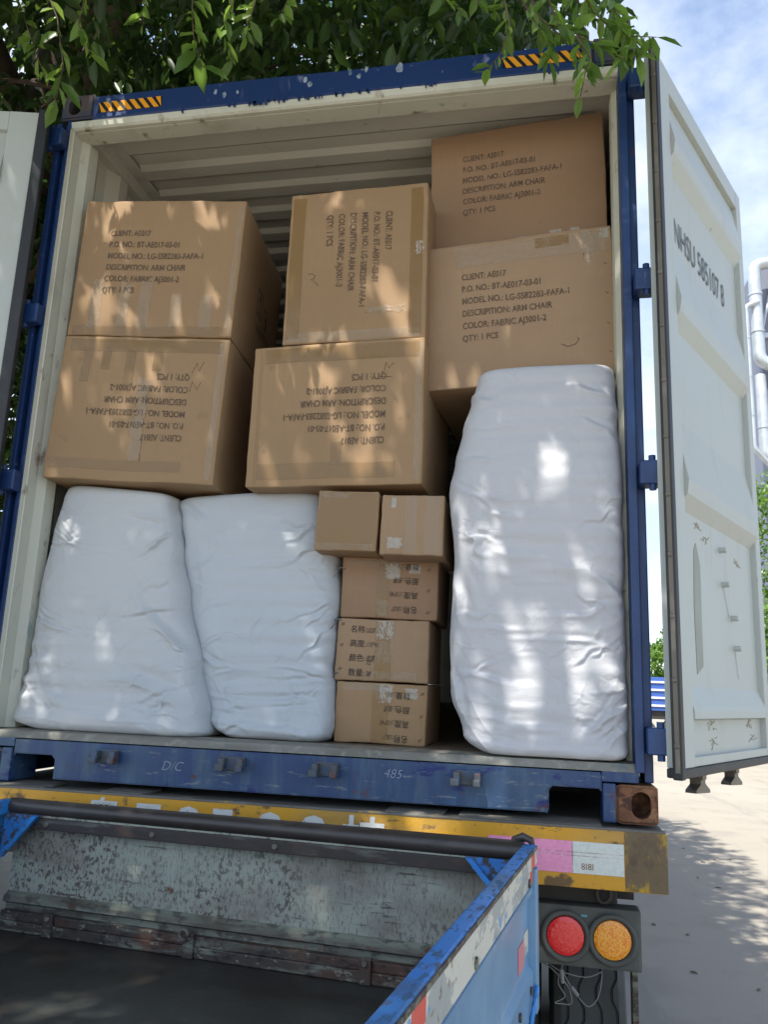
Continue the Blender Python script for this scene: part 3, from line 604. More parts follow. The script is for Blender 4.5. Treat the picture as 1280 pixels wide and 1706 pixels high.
# end board, seen from inside: pipe, channel, plate, lower fold, hinge rail
bm = NB()
pr = [(.030, -.04), (-.020, -.045), (-.020, -.056), (.004, -.060), (.004, -.072), (-.004, -.078), (-.004, -.085), (.010, -.092), (.010, -.290), (.035, -.290)]
prism(bm, pr, 'x', -BW+.012, -.012); eb = sobj('end_board', bm, m_green, label='scratched grey green end board with black pipe on top')
bm = NB(); prism(bm, [(.0098, -.2905), (-.010, -.304), (-.012, -.318), (.006, -.327), (.006, -.345), (.035, -.345), (.035, -.2905)], 'x', -BW+.012, -.012); sobj('lower_fold', bm, m_fold, eb)
bm = NB(); box(bm, (-BW+.10, -.034, -.086), (-.085, -.0205, -.050), .003); sobj('channel', bm, m_chan, eb)
bm = NB()
for x in (-1.58, -1.18, -.76, -.16): disc(bm, (x, -.034, -.068), (0, -1, 0), .009, .007, 12, .003)
for x in (-1.63, ): disc(bm, (x, .009, -.11), (0, -1, 0), .010, .007, 12, .003)
sobj('bolt', bm, m_strip, eb)
bm = NB(); tube(bm, [(-BW-.005, -.004, -.024), (-.03, -.004, -.024)], [.025, .028], 20); sobj('top_pipe', bm, m_tube, eb, smooth=True, angle=40)
bm = NB(); box(bm, (-BW+.01, -.016, -.372), (-.03, .02, -.3455), .003)
box(bm, (-BW+.01, -.020, -.404), (-.03, .02, -.3725), .003); sobj('hinge_rail', bm, m_rail)
for x in (-1.54, -1.03, -.47, -.16):
    bm = NB(); box(bm, (x-.018, -.030, -.404), (x+.018, -.0205, -.335), .003); hp = sobj('board_hinge', bm, m_rail)
    bm = NB()
    if x == -1.03: tube(bm, [(x-.012+.014*math.cos(a), -.036, -.338+.014*math.sin(a)) for a in [k*.35 for k in range(16)]], .005, 8)
    else: disc(bm, (x, -.030, -.350), (0, -1, 0), .008, .006, 12, .002)
    sobj('hinge_bolt', bm, m_strip, hp)
# gusset plates in the corners
for x0, s in ((-BW+.01, 1), (-.045, -1)):
    bm = NB(); prism(bm, [(x0, -.042), (x0+s*.135, -.042), (x0+s*.128, -.055), (x0+s*.012, -.165), (x0, -.165)], 'y', -.046, -.0365)
    gp = sobj('gusset', bm, m_cyanworn)
    bm = NB(); prism(bm, [(x0+s*.120, -.043), (x0+s*.138, -.043), (x0+s*.016, -.176), (x0, -.176), (x0, -.170)], 'y', -.060, -.0462); sobj('gusset_flange', bm, m_cyan, gp)
# side boards
for nm, xx, s in (('side_board', -.03, 1), ('side_board', -BW-.03, -1)):
    bm = NB(); o = 0 if s > 0 else 0
    box(bm, (xx-.002, -BL, -.050), (xx+.033, -.004, -.003), .005)
    box(bm, (xx+.000, -BL, -.400), (xx+.012, -.01, -.0505), .002)
    sb = sobj(nm, bm, m_cyan, label='bright blue side board with torn pale tape' if s > 0 else None)
    if s > 0:
        bm = NB(); box(bm, (xx+.0332, -BL+.01, -.047), (xx+.0358, -.006, -.0042), 0); 
        # dark lip between rail top and tape
        sobj('rail_lip', bm, m_rail, sb) if False else bm.free()
        bm = NB(); box(bm, (xx+.0332, -BL+.01, -.0135), (xx+.0362, -.004, -.0050), 0); sobj('rail_edge', bm, m_rail, sb)
        bm = NB(); box(bm, (xx+.0332, -BL+.01, -.0485), (xx+.0345, -.006, -.0140), 0)
        box(bm, (xx+.0125, -BL, -.092), (xx+.0290, -.03, -.0505), .002); sobj('tape_band', bm, m_oldtape, sb)
        bm = NB()
        for y0, y1 in ((-.11, -.055), (-1.24, -1.17), (-2.0, -1.9)): box(bm, (xx+.0346, y0, -.0480), (xx+.0356, y1, -.0150))
        for y0, y1 in ((-.10, -.06), (-1.22, -1.18)): box(bm, (xx+.0291, y0, -.085), (xx+.0301, y1, -.0515))
        sobj('red_tape', bm, m_redtape, sb)
        bm = NB(); prof = [(xx+.013, -.0925), (xx+.029, -.098), (xx+.029, -.112), (xx+.017, -.125), (xx+.017, -.285), (xx+.030, -.300), (xx+.030, -.392), (xx+.013, -.399)]
        prism(bm, prof, 'y', -BL, -.055); sobj('side_panel', bm, m_cyanface, sb)
        for y in (-.042, -.62, -1.3, -2.0, -2.7):
            bm = NB(); wd_ = .022 if y > -.1 else .018
            box(bm, (xx+.012, y-wd_, -.40), (xx+.040, y+wd_, -.055 if y > -.1 else -.30), .004)
            if y < -.1: bm.free()
            else: sobj('stake', bm, m_cyanface, sb)
        bm = NB()
        for y in (-.125, -.80): disc(bm, (xx+.0292, y, -.078), (1, 0, 0), .011, .004, 14)
        for y in (-.115, -.30): disc(bm, (xx+.031, y, -.330), (1, 0, 0), .010, .004, 14)
        sobj('rivet_hole', bm, m_rail, sb)
        bm = NB(); box(bm, (xx+.0175, -.235, -.265), (xx+.0190, -.145, -.205)); p1 = sobj('salmon_tape', bm, m_pinktape, sb)
        bm = NB(); box(bm, (xx+.0175, -.1445, -.250), (xx+.0190, -.075, -.195)); sobj('white_tape', bm, m_oldtape, sb)
        bm = NB(); tube(bm, [(xx+.034, -.14, -.40), (xx+.040, -.13, -.36), (xx+.040, -.07, -.335), (xx+.035, -.06, -.36)], .006, 8); sobj('latch_handle', bm, m_cyan, sb)
# pipe end hook over the rail
bm = NB(); tube(bm, [(-.055, .0, -.052), (-.062, -.004, -.02), (-.055, -.003, .006), (-.035, 0, .014), (-.012, .0, .006), (-.008, 0, -.012)], [.008, .010, .011, .011, .010, .008], 10); sobj('latch_hook', bm, m_tube)
# chassis and wheels under the bed
bm = NB()
for x in (-1.2, -.5): box(bm, (x-.04, -BL, -.62), (x+.04, -.05, -.5005), .003)
for y in (-.15, -.9, -1.7, -2.5, -3.2): box(bm, (-BW+.05, y-.03, -.56), (-.08, y+.03, -.5008))
sobj('chassis_rails', bm, m_black)
for x in (-.30, -1.43):
    bm = NB(); tube(bm, [(x-.09, -1.1, -1.02), (x-.08, -1.1, -1.02), (x+.08, -1.1, -1.02), (x+.09, -1.1, -1.02)], [.30, .33, .33, .30], 40); wl = sobj('wheel', bm, m_tyre)
    bm = NB(); tube(bm, [(x-.095, -1.1, -1.02), (x-.05, -1.1, -1.02), (x+.05, -1.1, -1.02), (x+.095, -1.1, -1.02)], [.20, .17, .17, .20], 30); sobj('rim', bm, m_strip, wl)

# ------------------------------------------------------------------ cartons
def gridvals(a, r, n):
    return [-a, -a+r*.25, -a+r*.6, -a+r] + [-a+r+(2*a-2*r)*k/n for k in range(1, n)] + [a-r, a-r*.6, a-r*.25, a]
def carton(label, cx, yf, cz, w_, h_, d_, yaw, tilt, mb, seed, group='brown cartons loaded in the container'):
    yaw, tilt = R(yaw), R(tilt)
    rot = Matrix.Rotation(yaw, 4, 'Z') @ Matrix.Rotation(-tilt, 4, 'Y')
    # local origin: centre of the front face; x right, y deeper, z up
    o = thing('cardboard_box', label, 'cardboard box', (cx, yf, cz), tuple(rot.to_euler()), group)
    r = .006; hx, hy, hz_ = w_/2, d_/2, h_/2
    X = gridvals(hx, r, 22); Y = gridvals(hy, r, 10); Z = gridvals(hz_, r, 18)
    bm = NB(); cache = {}
    def disp(p):
        q = Vector((p.x*2.6+seed*7.1, p.y*2.6, p.z*2.6))
        nx_, nz_ = p.x/hx, p.z/hz_
        m_ = (1-abs(nx_)**4)*(1-abs(nz_)**4)
        e = Vector(noise.noise_vector(q*1.7))*.0042+Vector(noise.noise_vector(q*5))*.0016+Vector(noise.noise_vector(q*14))*.0016*max(abs(nx_), abs(nz_))**12
        e.y += -.004*m_*noise.noise(q+Vector((3, 3, 3)))-.003*m_
        return p+e
    def vert(i, j, k):
        key = (i, j, k)
        if key in cache: return cache[key]
        p = Vector((X[i], Y[j], Z[k])); inn = Vector((max(-hx+r, min(hx-r, p.x)), max(-hy+r, min(hy-r, p.y)), max(-hz_+r, min(hz_-r, p.z))))
        d = p-inn
        if d.length > 1e-9: p = inn+d.normalized()*r
        p.y += hy
        cache[key] = bm.verts.new(disp(p)); return cache[key]
    nx, ny, nz = len(X)-1, len(Y)-1, len(Z)-1
    for k in (0, nz):
        for i in range(nx):
            for j in range(ny):
                f = [vert(i, j, k), vert(i+1, j, k), vert(i+1, j+1, k), vert(i, j+1, k)]; bm.faces.new(f if k else f[::-1])
    for j in (0, ny):
        for i in range(nx):
            for k in range(nz):
                f = [vert(i, j, k), vert(i+1, j, k), vert(i+1, j, k+1), vert(i, j, k+1)]; bm.faces.new(f if j == 0 else f[::-1])
    for i in (0, nx):
        for j in range(ny):
            for k in range(nz):
                f = [vert(i, j, k), vert(i, j+1, k), vert(i, j+1, k+1), vert(i, j, k+1)]; bm.faces.new(f[::-1] if i == 0 else f)
    body = obj('carton_body', bm, mb, o, world=False, smooth=True)
    def on(u, v, lift=.0012):
        """fraction u from the left, v from the top -> point on the front"""
        return (-hx+u*w_, -lift, hz_-v*h_)
    def front(p, lift):
        q = Vector((p[0], 0, p[2])); e = disp(q); return Vector((e.x, e.y-lift, e.z))
    def patch(name, u0, v0, u1, v1, m, lift=.0014, ragged=0, nu=14, nv=8):
        bm = NB(); rg = random.Random(seed*13+int(u0*100)+int(v0*77)); g = []
        for b in range(nv+1):
            row = []
            for a in range(nu+1):
                u = u0+(u1-u0)*a/nu; v = v0+(v1-v0)*b/nv
                if ragged and a in (0, nu): u += rg.uniform(-1, 1)*ragged
                if ragged and b in (0, nv): v += rg.uniform(-1, 1)*ragged*.6
                p = on(min(max(u, .004), .996), min(max(v, .004), .996)); row.append(bm.verts.new(front(p, lift+(rg.uniform(0, .0008)))))
            g.append(row)
        for b in range(nv):
            for a in range(nu): bm.faces.new((g[b][a], g[b+1][a], g[b+1][a+1], g[b][a+1]))
        bmesh.ops.recalc_face_normals(bm, faces=bm.faces[:])
        if sum(f.normal.y for f in bm.faces) > 0: bmesh.ops.reverse_faces(bm, faces=bm.faces[:])
        return obj(name, bm, m, o, world=False, smooth=True)
    def write(name, rows, m, ux, uy, lift=.0020, size=.036, width=None, **kk):
        bm = NB()
        for s_, u, v, wd in rows:
            p = on(u, v); text_bm(bm, s_, p, ux, uy, size, width=wd, disp=lambda q: front(q, lift), **kk)
        return obj(name, bm, m, o, world=False)
    def stroke(name, lines, m, rad=.0012):
        bm = NB()
        for ln in lines: tube(bm, [front(on(u, v), .001) for u, v in ln], rad, 5)
        return obj(name, bm, m, o, world=False)
    def crease(u, u2=None):
        bm = NB()
        for uu in (u, u2 or u+.012):
            for k in range(20):
                a = front(on(uu, .02+.96*k/20), .0004); b_ = front(on(uu, .02+.96*(k+1)/20), .0004); tube(bm, [a, b_], .0013, 5, False)
        return obj('glue_lap_crease', bm, mb, o, world=False)
    return o, body, patch, write, stroke, crease, (w_, h_)
LINES = ['CLIENT: AE017', 'P.O. NO.: BT-AE017-03-01', 'MODEL NO.: LG-SS82283-FAFA-1', 'DESCRIPITION: ARM CHAIR', 'COLOR: FABRIC AJ3001-2', 'QTY: 1 PCS']
WID = [.178, .312, .420, .352, .330, .140]
def print_block(write, wh, u, v, mode, k=1., pitch=.0525, m=m_ink):
    w_, h_ = wh; bm_rows = []
    for i, s_ in enumerate(LINES):
        if mode == 0: bm_rows.append((s_, u, v+i*pitch/h_, WID[i]*k))
        elif mode == 180: bm_rows.append((s_, u, v-i*pitch/h_, WID[i]*k))
        elif mode == -90: bm_rows.append((s_, u-i*pitch/w_, v, WID[i]*k))
    return write('shipping_mark', bm_rows, m, *{0: ((1, 0, 0), (0, 0, 1)), 180: ((-1, 0, 0), (0, 0, -1)), -90: ((0, 0, -1), (1, 0, 0))}[mode], size=.037, bold=.0005)
    ax = {0: ((1, 0, 0), (0, 0, 1)), 180: ((-1, 0, 0), (0, 0, -1)), -90: ((0, 0, -1), (1, 0, 0))}[mode]
    return write('shipping_mark', bm_rows, m, *ax)

D = .66
# upper left
o, b, patch, write, stroke, crease, wh = carton('dappled carton at the top of the left stack, writing upright, arrow marks on its side', -.736, .09, 2.090, .715, .630, .70, 5, -1.64, m_box[0], 1)
print_block(write, wh, .185, .275, 0, 1.)
patch('brown_tape', .03, .93, .97, .995, m_tape); patch('brown_tape', .955, .02, .985, .985, m_tapec); patch('clear_tape', .30, .62, .36, .93, m_tapec)
for u in (.12, .42, .62, .80): patch('clear_tape', u, .60 + .1*(u > .5), u+.07, .95, m_tapec)
# arrow marks on the right side
bm = NB(); hx = wh[0]/2
def side(pts): prism(bm, [(y, z) for y, z in pts], 'x', hx+.0015, hx+.003)
for y0, z0 in ((.30, -.06), (.42, -.10)):
    for a, bb in (((y0, z0), (y0+.085, z0+.004)), ((y0, z0+.12), (y0+.085, z0+.124))): side([(a[0], a[1]), (bb[0], a[1]), (bb[0], bb[1]), (a[0], bb[1])])
    for yy in (y0, y0+.081): side([(yy, z0), (yy+.004, z0), (yy+.004, z0+.124), (yy, z0+.124)])
side([(.325, .02), (.36, .02), (.345, .055)]); side([(.34, -.03), (.348, -.03), (.348, .022), (.34, .022)]); side([(.325, -.045), (.365, -.045), (.365, -.038), (.325, -.038)])
side([(.445, -.03), (.482, -.03), (.47, -.005), (.455, -.005)]); side([(.45, -.07), (.48, -.07), (.478, -.035), (.452, -.035)])
text_bm(bm, 'MADE IN CHINA', (hx+.003, .30, -.135), (0, 1, 0), (0, 0, 1), .05, width=.24)
obj('handling_symbol', bm, m_ink, o, world=False)
# lower left
o, b, patch, write, stroke, crease, wh = carton('carton under the top left one, writing upside down, resting on the leftmost white bale', -.760, .09, 1.463, .717, .621, .70, 5, -1.88, m_box[1], 2)
print_block(write, wh, .79, .685, 180, 1.)
patch('brown_tape', .04, .02, .97, .11, m_tape); patch('brown_tape', .02, .86, .80, .93, m_tape); patch('clear_tape', .945, .03, .98, .97, m_tapec)
for u in (.13, .25, .40, .56): patch('brown_tape', u, .10, u+.055, .30+.06*math.sin(u*20), m_tape)
patch('clear_tape', .49, .30, .56, .86, m_tapec, ragged=.02)
stroke('pencil_mark', [[(.80, .25), (.825, .18), (.84, .235), (.865, .17)], [(.80, .38), (.81, .31), (.84, .36), (.86, .31)]], m_penred, .0007)
# middle upright
o, b, patch, write, stroke, crease, wh = carton('middle top carton turned so that its writing runs downwards', .119, .14, 2.078, .590, .684, .62, -1, .41, m_box[0], 3)
print_block(write, wh, .71, .17, -90, 1.0, .0505)
patch('brown_tape', .02, .03, .115, .97, m_tape); patch('brown_tape', .885, .03, .97, .97, m_tape); patch('crumpled_tape', .93, .38, .975, .47, m_tapew, ragged=.01)
patch('brown_tape', .02, .93, .96, .99, m_tapec); patch('crumpled_tape', .60, .79, .86, .83, m_tapec, ragged=.02)
stroke('pencil_mark', [[(.16, .555), (.19, .55), (.215, .565), (.205, .585), (.18, .59), (.20, .60), (.225, .62), (.235, .635)]], m_ink, .0009)
# lower middle
o, b, patch, write, stroke, crease, wh = carton('wide middle carton with upside-down writing, resting on the second bale and two small cartons', .069, .12, 1.428, .707, .590, .66, -2, .25, m_box[1], 4)
print_block(write, wh, .79, .675, 180, .985, .0515)
patch('brown_tape', .07, .02, .97, .13, m_tape); patch('brown_tape', .06, .84, .85, .95, m_tape); patch('clear_tape', .955, .03, .985, .97, m_tapec)
patch('clear_tape', .49, .70, .55, .86, m_tape)
crease(.045, .058)
stroke('pencil_mark', [[(.775, .225), (.785, .165), (.80, .205), (.825, .17), (.83, .18)], [(.75, .262), (.82, .268)]], m_ink, .0008)
# upper right
o, b, patch, write, stroke, crease, wh = carton('topmost right carton, shaded under the roof, writing upright', .760, .33, 2.493, .745, .614, .68, -4, 1.18, m_box[2], 5)
print_block(write, wh, .195, .235, 0, 1.0)
for u, u2 in ((.15, .22), (.30, .36), (.50, .55), (.68, .74), (.80, .84)): patch('crumpled_tape', u, .88-.02*(u > .6), u2, .995, m_tapec if u2 < .4 else m_tapew, ragged=.008)
# lower right
o, b, patch, write, stroke, crease, wh = carton('large carton just above the tall right bale, writing upright', .777, .2, 1.870, .738, .626, .68, -4, 1.89, m_box[3], 6)
print_block(write, wh, .20, .265, 0, 1.0)
patch('clear_tape', .16, .03, .97, .17, m_tapec, ragged=.006); patch('crumpled_tape', .85, .02, .91, .24, m_tapec, ragged=.01); patch('crumpled_tape', .94, .02, .985, .085, m_tapew, ragged=.01)
patch('clear_tape', .60, .03, .78, .10, m_tape); patch('crumpled_tape', .48, .90, .56, .97, m_tapec)
stroke('stamp_mark', [[(.955, v), (.97, v+.012)] for v in (.25, .45, .65, .84)] + [[(.72, .77), (.75, .79), (.79, .78), (.81, .75), (.80, .735)]], m_penred, .0012)
# small pair
S = 'small brown cartons stacked between the bales'
o, b, patch, write, stroke, crease, wh = carton('small plain taped carton, left one of the pair on top of the small stack', .146, .10, .993, .236, .231, .40, 2, -1.23, m_box[1], 7, S)
patch('brown_tape', .02, .02, .98, .98, m_tape); patch('crumpled_tape', .03, .88, .97, .985, m_tapec, ragged=.01); patch('crumpled_tape', .06, .03, .5, .12, m_tapec, ragged=.02)
o, b, patch, write, stroke, crease, wh = carton('small carton with crumpled shiny stickers, right one of the pair on the small stack', .395, .10, .976, .237, .227, .40, 0, -.91, m_box[3], 8, S)
patch('clear_tape', .40, .02, .58, .98, m_tapec, ragged=.006); patch('crumpled_tape', .16, .05, .24, .23, m_tapew); patch('crumpled_tape', .12, .72, .36, .90, m_tapew, ragged=.02)
patch('clear_tape', .70, .02, .95, .98, m_tapec, ragged=.012); stroke('glue_line', [[(.14, .02), (.14, .98)], [(.27, .02), (.27, .98)]], m_tapew, .0006)
def cjk(write, up, u, v, dv, hand, k=1.):
    ax = ((1, 0, 0), (0, 0, 1)) if up else ((-1, 0, 0), (0, 0, -1)); s = 1 if up else -1; w_, h_ = wh
    lab = ['名称', '高度', '颜色', '数量']
    write('printed_label', [(t+':', u, v+s*i*dv, .058*k) for i, t in enumerate(lab)], m_pen, *ax, size=.030)
    write('handwriting', [(t, u+s*.062*k/w_, v+s*i*dv, wd) for i, (t, wd) in enumerate(hand)], m_pen, *ax, size=.026, shear=.35)
hand = [('UL07', .034), ('115*45', .046), ('棕黑', .034), ('38', .020)]
o, b, patch, write, stroke, crease, wh = carton('uppermost of three cartons with Chinese writing, lettering upside down', .289, .25, .759, .379, .236, .42, 1, -1.14, m_box[2], 9, S)
cjk(write, False, .80, .80, .235, hand)
patch('brown_tape', .38, .05, .50, .98, m_tape); patch('clear_tape', .05, .04, .60, .15, m_tapec); patch('crumpled_tape', .46, .10, .62, .35, m_tapew, ragged=.02); patch('crumpled_tape', .70, .10, .82, .25, m_tapew, ragged=.01); patch('crumpled_tape', .40, .70, .50, .98, m_tapec, ragged=.02)
stroke('stamp_mark', [[(.90+.02*q, v), (.885+.02*q, v+.05)] for v in (.15, .50, .85) for q in (0, 1)], m_penred)
o, b, patch, write, stroke, crease, wh = carton('carton with upright Chinese writing, between the two upside-down ones', .273, .24, .522, .357, .230, .42, 1, -.52, m_box[3], 10, S)
cjk(write, True, .15, .22, .235, hand, 1.05)
patch('brown_tape', .42, .04, .60, .98, m_tape); patch('crumpled_tape', .44, .02, .61, .32, m_tapew, ragged=.02); patch('crumpled_tape', .43, .35, .62, .68, m_tapec, ragged=.015); patch('clear_tape', .40, .84, .88, .96, m_tapec)
write('handwriting', [('72', .335, .75, .018)], m_pen, (1, 0, 0), (0, 0, 1), size=.024, shear=.3)
stroke('stamp_mark', [[(.04+.02*q, v+.05), (.055+.02*q, v)] for v in (.07, .42, .80) for q in (0, 1)], m_penred)
o, b, patch, write, stroke, crease, wh = carton('lowest carton with Chinese writing, standing on the container floor', .276, .24, .2905, .345, .222, .42, 0, -.49, m_box[1], 11, S)
cjk(write, False, .81, .85, .235, hand, 1.02)
patch('brown_tape', .40, .04, .58, .98, m_tape); patch('crumpled_tape', .47, .02, .62, .32, m_tapew, ragged=.02); patch('crumpled_tape', .76, .06, .89, .24, m_tapew, ragged=.01); patch('clear_tape', .08, .02, .55, .14, m_tapec)
stroke('stamp_mark', [[(.94+.02*q, v), (.925+.02*q, v+.05)] for v in (.12, .50, .88) for q in (0, 1)], m_penred)

# ------------------------------------------------------------------ bales
def interp(tab, z):
    if z <= tab[0][0]: return tab[0][1]
    for (a, x), (b, y) in zip(tab, tab[1:]):
        if z <= b:
            t = (z-a)/(b-a); t = t*t*(3-2*t); return x+(y-x)*t
    return tab[-1][1]
def ridge(p): return 1-abs(noise.noise(p))*2
def bale(label, left, right, front, depth, z0, zt, mb, seed, folds, pexp=8, seams=(), seam_side=1):
    """left/right: (z, x) tables; front: (z, y); zt: top height as a function of x"""
    o = thing('fabric_bale', label, 'bale', ((left[0][1]+right[0][1])/2, front[0][1]+depth/2, z0), (0, 0, 0), 'white fabric covered bales in the container')
    NZ, NU = 250, 380; bm = NB(); rings = []
    rq = random.Random(seed*5+1); folds = list(folds); xl0, xr0 = left[0][1], right[0][1]; ztop = left[-1][0]
    for k in range(26):
        m_ = k % 3
        if m_ == 0: fx = rq.uniform(xl0+.08, xr0-.08); fz = z0+rq.uniform(.03, .16); dx_, dz_ = rq.uniform(-.16, .16), rq.uniform(-.05, .09)
        elif m_ == 1: fx = xr0-.04; fz = rq.uniform(z0+.1, ztop-.1); dx_, dz_ = -rq.uniform(.08, .25), rq.uniform(-.12, .12)
        else: fx = xl0+.05+.1*(fz-z0 if k else 0); fz = rq.uniform(z0+.1, ztop-.1); dx_, dz_ = rq.uniform(.08, .25), rq.uniform(-.12, .12)
        fx0 = interp(left, fz)+.03 if m_ == 2 else (interp(right, fz)-.03 if m_ == 1 else fx)
        folds.append((fx0, fz, fx0+dx_, fz+dz_, rq.uniform(.003, .0075), rq.uniform(.006, .014)))
    H = 1.
    zs = []
    for i in range(NZ+1):
        t = i/NZ; zs.append(t)
    prof = []   # (height fraction, inset)
    rb_, rt_ = .034, .028
    Hh = max(zt(left[-1][1]), zt(right[-1][1]))-z0
    for i in range(9): a = math.pi/2*i/8; prof.append((rb_*(1-math.cos(a)), rb_*(1-math.sin(a))))
    for i in range(1, NZ): prof.append((rb_+(Hh-rb_-rt_)*i/NZ, 0))
    for i in range(9): a = math.pi/2*i/8; prof.append((Hh-rt_+rt_*math.sin(a), rt_*(1-math.cos(a))))
    prof = [(0, .30), (0, .16)] + prof + [(Hh, .12), (Hh, .22)]
    for hgt, ins in prof:
        z = z0+hgt; xl, xr = interp(left, z), interp(right, z); yf = interp(front, z)
        cx, cy = (xl+xr)/2, yf+depth/2; ax, ay = (xr-xl)/2-ins, depth/2-ins
        ax = max(ax, .02); ay = max(ay, .02); ring = []
        for k in range(NU):
            # more points on the front (toward -y)
            t = k/NU; a = 2*math.pi*t; a = a-.45*math.sin(2*(a+math.pi/2)*1)*.5
            c, s = math.cos(a), math.sin(a)
            e = 2/pexp
            x = cx+ax*math.copysign(abs(c)**e, c); y = cy+ay*math.copysign(abs(s)**e, s)
            p = Vector((x, y, z)); n2 = Vector((c, s, 0))
            zz = z0+(zt(x)-z0)*hgt/Hh
            q = Vector((x*1.0+seed*11, y, zz))
            d = .011*noise.noise(q*2.2)+.0035*noise.noise(Vector((q.x*4, q.y*4, q.z*9)))
            # fine gathers low down and at the sides
            low = math.exp(-(zz-z0)/.16); edge = min(1, (abs(c))**3)
            g = ridge(Vector((q.x*4, q.y*4, q.z*22+2.5*q.x)))**5
            d += .0035*g*(low*1.1+.04+edge*.3)*(1 if ins < .05 else .3)
            g2 = ridge(Vector(((q.x+q.z*.7)*11, q.y*6, (q.z-.6*q.x)*5)))**4
            d += .007*g2*(.12+.7*low)
            for (fx0, fz0, fx1, fz1, amp, wd) in folds:     # long soft creases on the front
                if s > .2 or not (min(fx0, fx1)-.09 < x < max(fx0, fx1)+.09 and min(fz0, fz1)-.09 < zz < max(fz0, fz1)+.09): continue
                vx, vz = fx1-fx0, fz1-fz0; l2 = vx*vx+vz*vz; tt = ((x-fx0)*vx+(zz-fz0)*vz)/l2
                if -.1 < tt < 1.1 and s < .2:
                    px, pz = fx0+vx*tt, fz0+vz*tt; wob = .018*noise.noise(Vector((tt*3, seed, fz0*5)))
                    dist = ((x-px)*(-vz)+(zz-pz)*vx)/math.sqrt(l2)+wob
                    m_ = max(0, math.sin(math.pi*min(1, max(0, (tt+.1)/1.2))))
                    d += amp*m_*(.5*math.exp(-(dist/wd)**2)+.7*math.exp(-abs(dist)/(wd*.35))-.8*math.exp(-((dist-wd*1.4)/(wd*.8))**2))
            for sz in seams:                                # pinched lacing points on one side
                dz = (zz-sz)/.022
                d += -.020*math.exp(-dz*dz)*max(0, c*seam_side)**6
                fan = abs(zz-sz)/(.03+.35*max(0, 1-max(0, c*seam_side)))
                if fan < 2: d += .004*math.cos((zz-sz)*90)*math.exp(-fan*fan)*max(0, .3+c*seam_side)
            p = Vector((x+c*d*(.7 if seam_side*c > 0 else .6), y+s*d*1.1-(.0 if s > 0 else .012*(1-abs(c)**2)*math.sin(math.pi*hgt/Hh)), zz))
            if z0 > .1 and p.z < z0+.001: p.z = z0+.001
            ring.append(bm.verts.new(p))
        rings.append(ring)
    for a, b in zip(rings, rings[1:]):
        for k in range(NU): bm.faces.new((a[k], a[(k+1) % NU], b[(k+1) % NU], b[k]))
    bm.faces.new(rings[0][::-1]); bm.faces.new(rings[-1])
    obj('sack', bm, mb, o, smooth=True)
    return o, left, right, front
b1l = [(.178, -1.10), (.21, -1.158), (.30, -1.168), (.40, -1.150), (.42, -1.146), (.70, -1.152), (.95, -1.135), (1.10, -1.115), (1.17, -1.095)]
b1r = [(.178, -.345), (.26, -.365), (.45, -.42), (.72, -.50), (.90, -.548), (1.06, -.585), (1.13, -.605)]
b1f = [(.178, .055), (.35, .085), (.7, .125), (1.15, .15)]
o, *_ = bale('leftmost white cloth bale, slumped against the left wall', b1l, b1r, b1f, .62, .1785, lambda x: 1.166-.045*(x+1.1)/.5 if x < -.6 else 1.121, m_bag[0], 1,
     [(-.70, .70, -.40, .42, .012, .022), (-.80, .42, -.42, .30, .012, .03), (-.78, .86, -.66, .98, .004, .01), (-1.13, .90, -.95, .895, .004, .008), (-.75, .62, -.62, .80, .006, .02), (-1.0, .30, -.70, .21, .009, .02), (-.64, .27, -.42, .24, .008, .012)], seams=(.43, .30), seam_side=-1)
bm = NB(); rg = random.Random(7)
for k in range(8):
    z = .26+k*.02; tube(bm, [(-1.160+rg.uniform(-.008, .006), .12+rg.uniform(-.01, .01), z), (-1.166, .11, z+.012), (-1.158, .125, z+.03)], .003, 6)
obj('lacing_cord', bm, m_bag[0], o, smooth=True)
b2l = [(.178, -.325), (.24, -.385), (.46, -.455), (.72, -.525), (.92, -.575), (1.05, -.612), (1.12, -.628)]
b2r = [(.178, .095), (.24, .108), (.42, .100), (.46, .090), (.70, .098), (.86, .088), (.95, .03), (1.13, .005)]
b2f = [(.178, .14), (.4, .18), (.8, .20), (1.14, .225)]
o, *_ = bale('second white cloth bale, laced down its right edge next to the small cartons', b2l, b2r, b2f, .60, .1785, lambda x: 1.124+.018*max(0, min(1, (x+.55)/.3)), m_bag[1], 2,
     [(-.55, .95, -.50, .60, .009, .03), (-.30, .23, .05, .20, .010, .02), (-.25, .30, .06, .33, .008, .012), (-.10, .38, .09, .40, .006, .012), (-.35, .36, .0, .42, .006, .015), (-.62, 1.09, -.45, 1.02, .010, .02)], seams=(.83, .63, .43), seam_side=1)
bm = NB()
pts = [(.108, .27, .86), (.118, .255, .80), (.106, .262, .74), (.108, .262, .66), (.120, .25, .60), (.116, .25, .52), (.107, .262, .44), (.100, .262, .40)]
tube(bm, pts, .0022, 6)
for z in (.83, .63, .43): tube(bm, [(.085, .235, z), (.102, .23, z+.004), (.116, .25, z-.002)], .0025, 6); tube(bm, [(.095, .235, z), (.075, .215, z-.035)], .0018, 6)
obj('lacing_cord', bm, m_cord, o, smooth=True)
b3l = [(.172, .66), (.24, .600), (.38, .552), (.58, .540), (.84, .551), (1.10, .528), (1.22, .548), (1.35, .573), (1.47, .600), (1.56, .622)]
b3r = [(.172, 1.150), (.40, 1.158), (.70, 1.157), (1.0, 1.155), (1.23, 1.155), (1.37, 1.148), (1.50, 1.147), (1.56, 1.140)]
b3f = [(.172, -.005), (.25, .015), (.6, .020), (1.1, .028), (1.4, .050), (1.56, .075)]
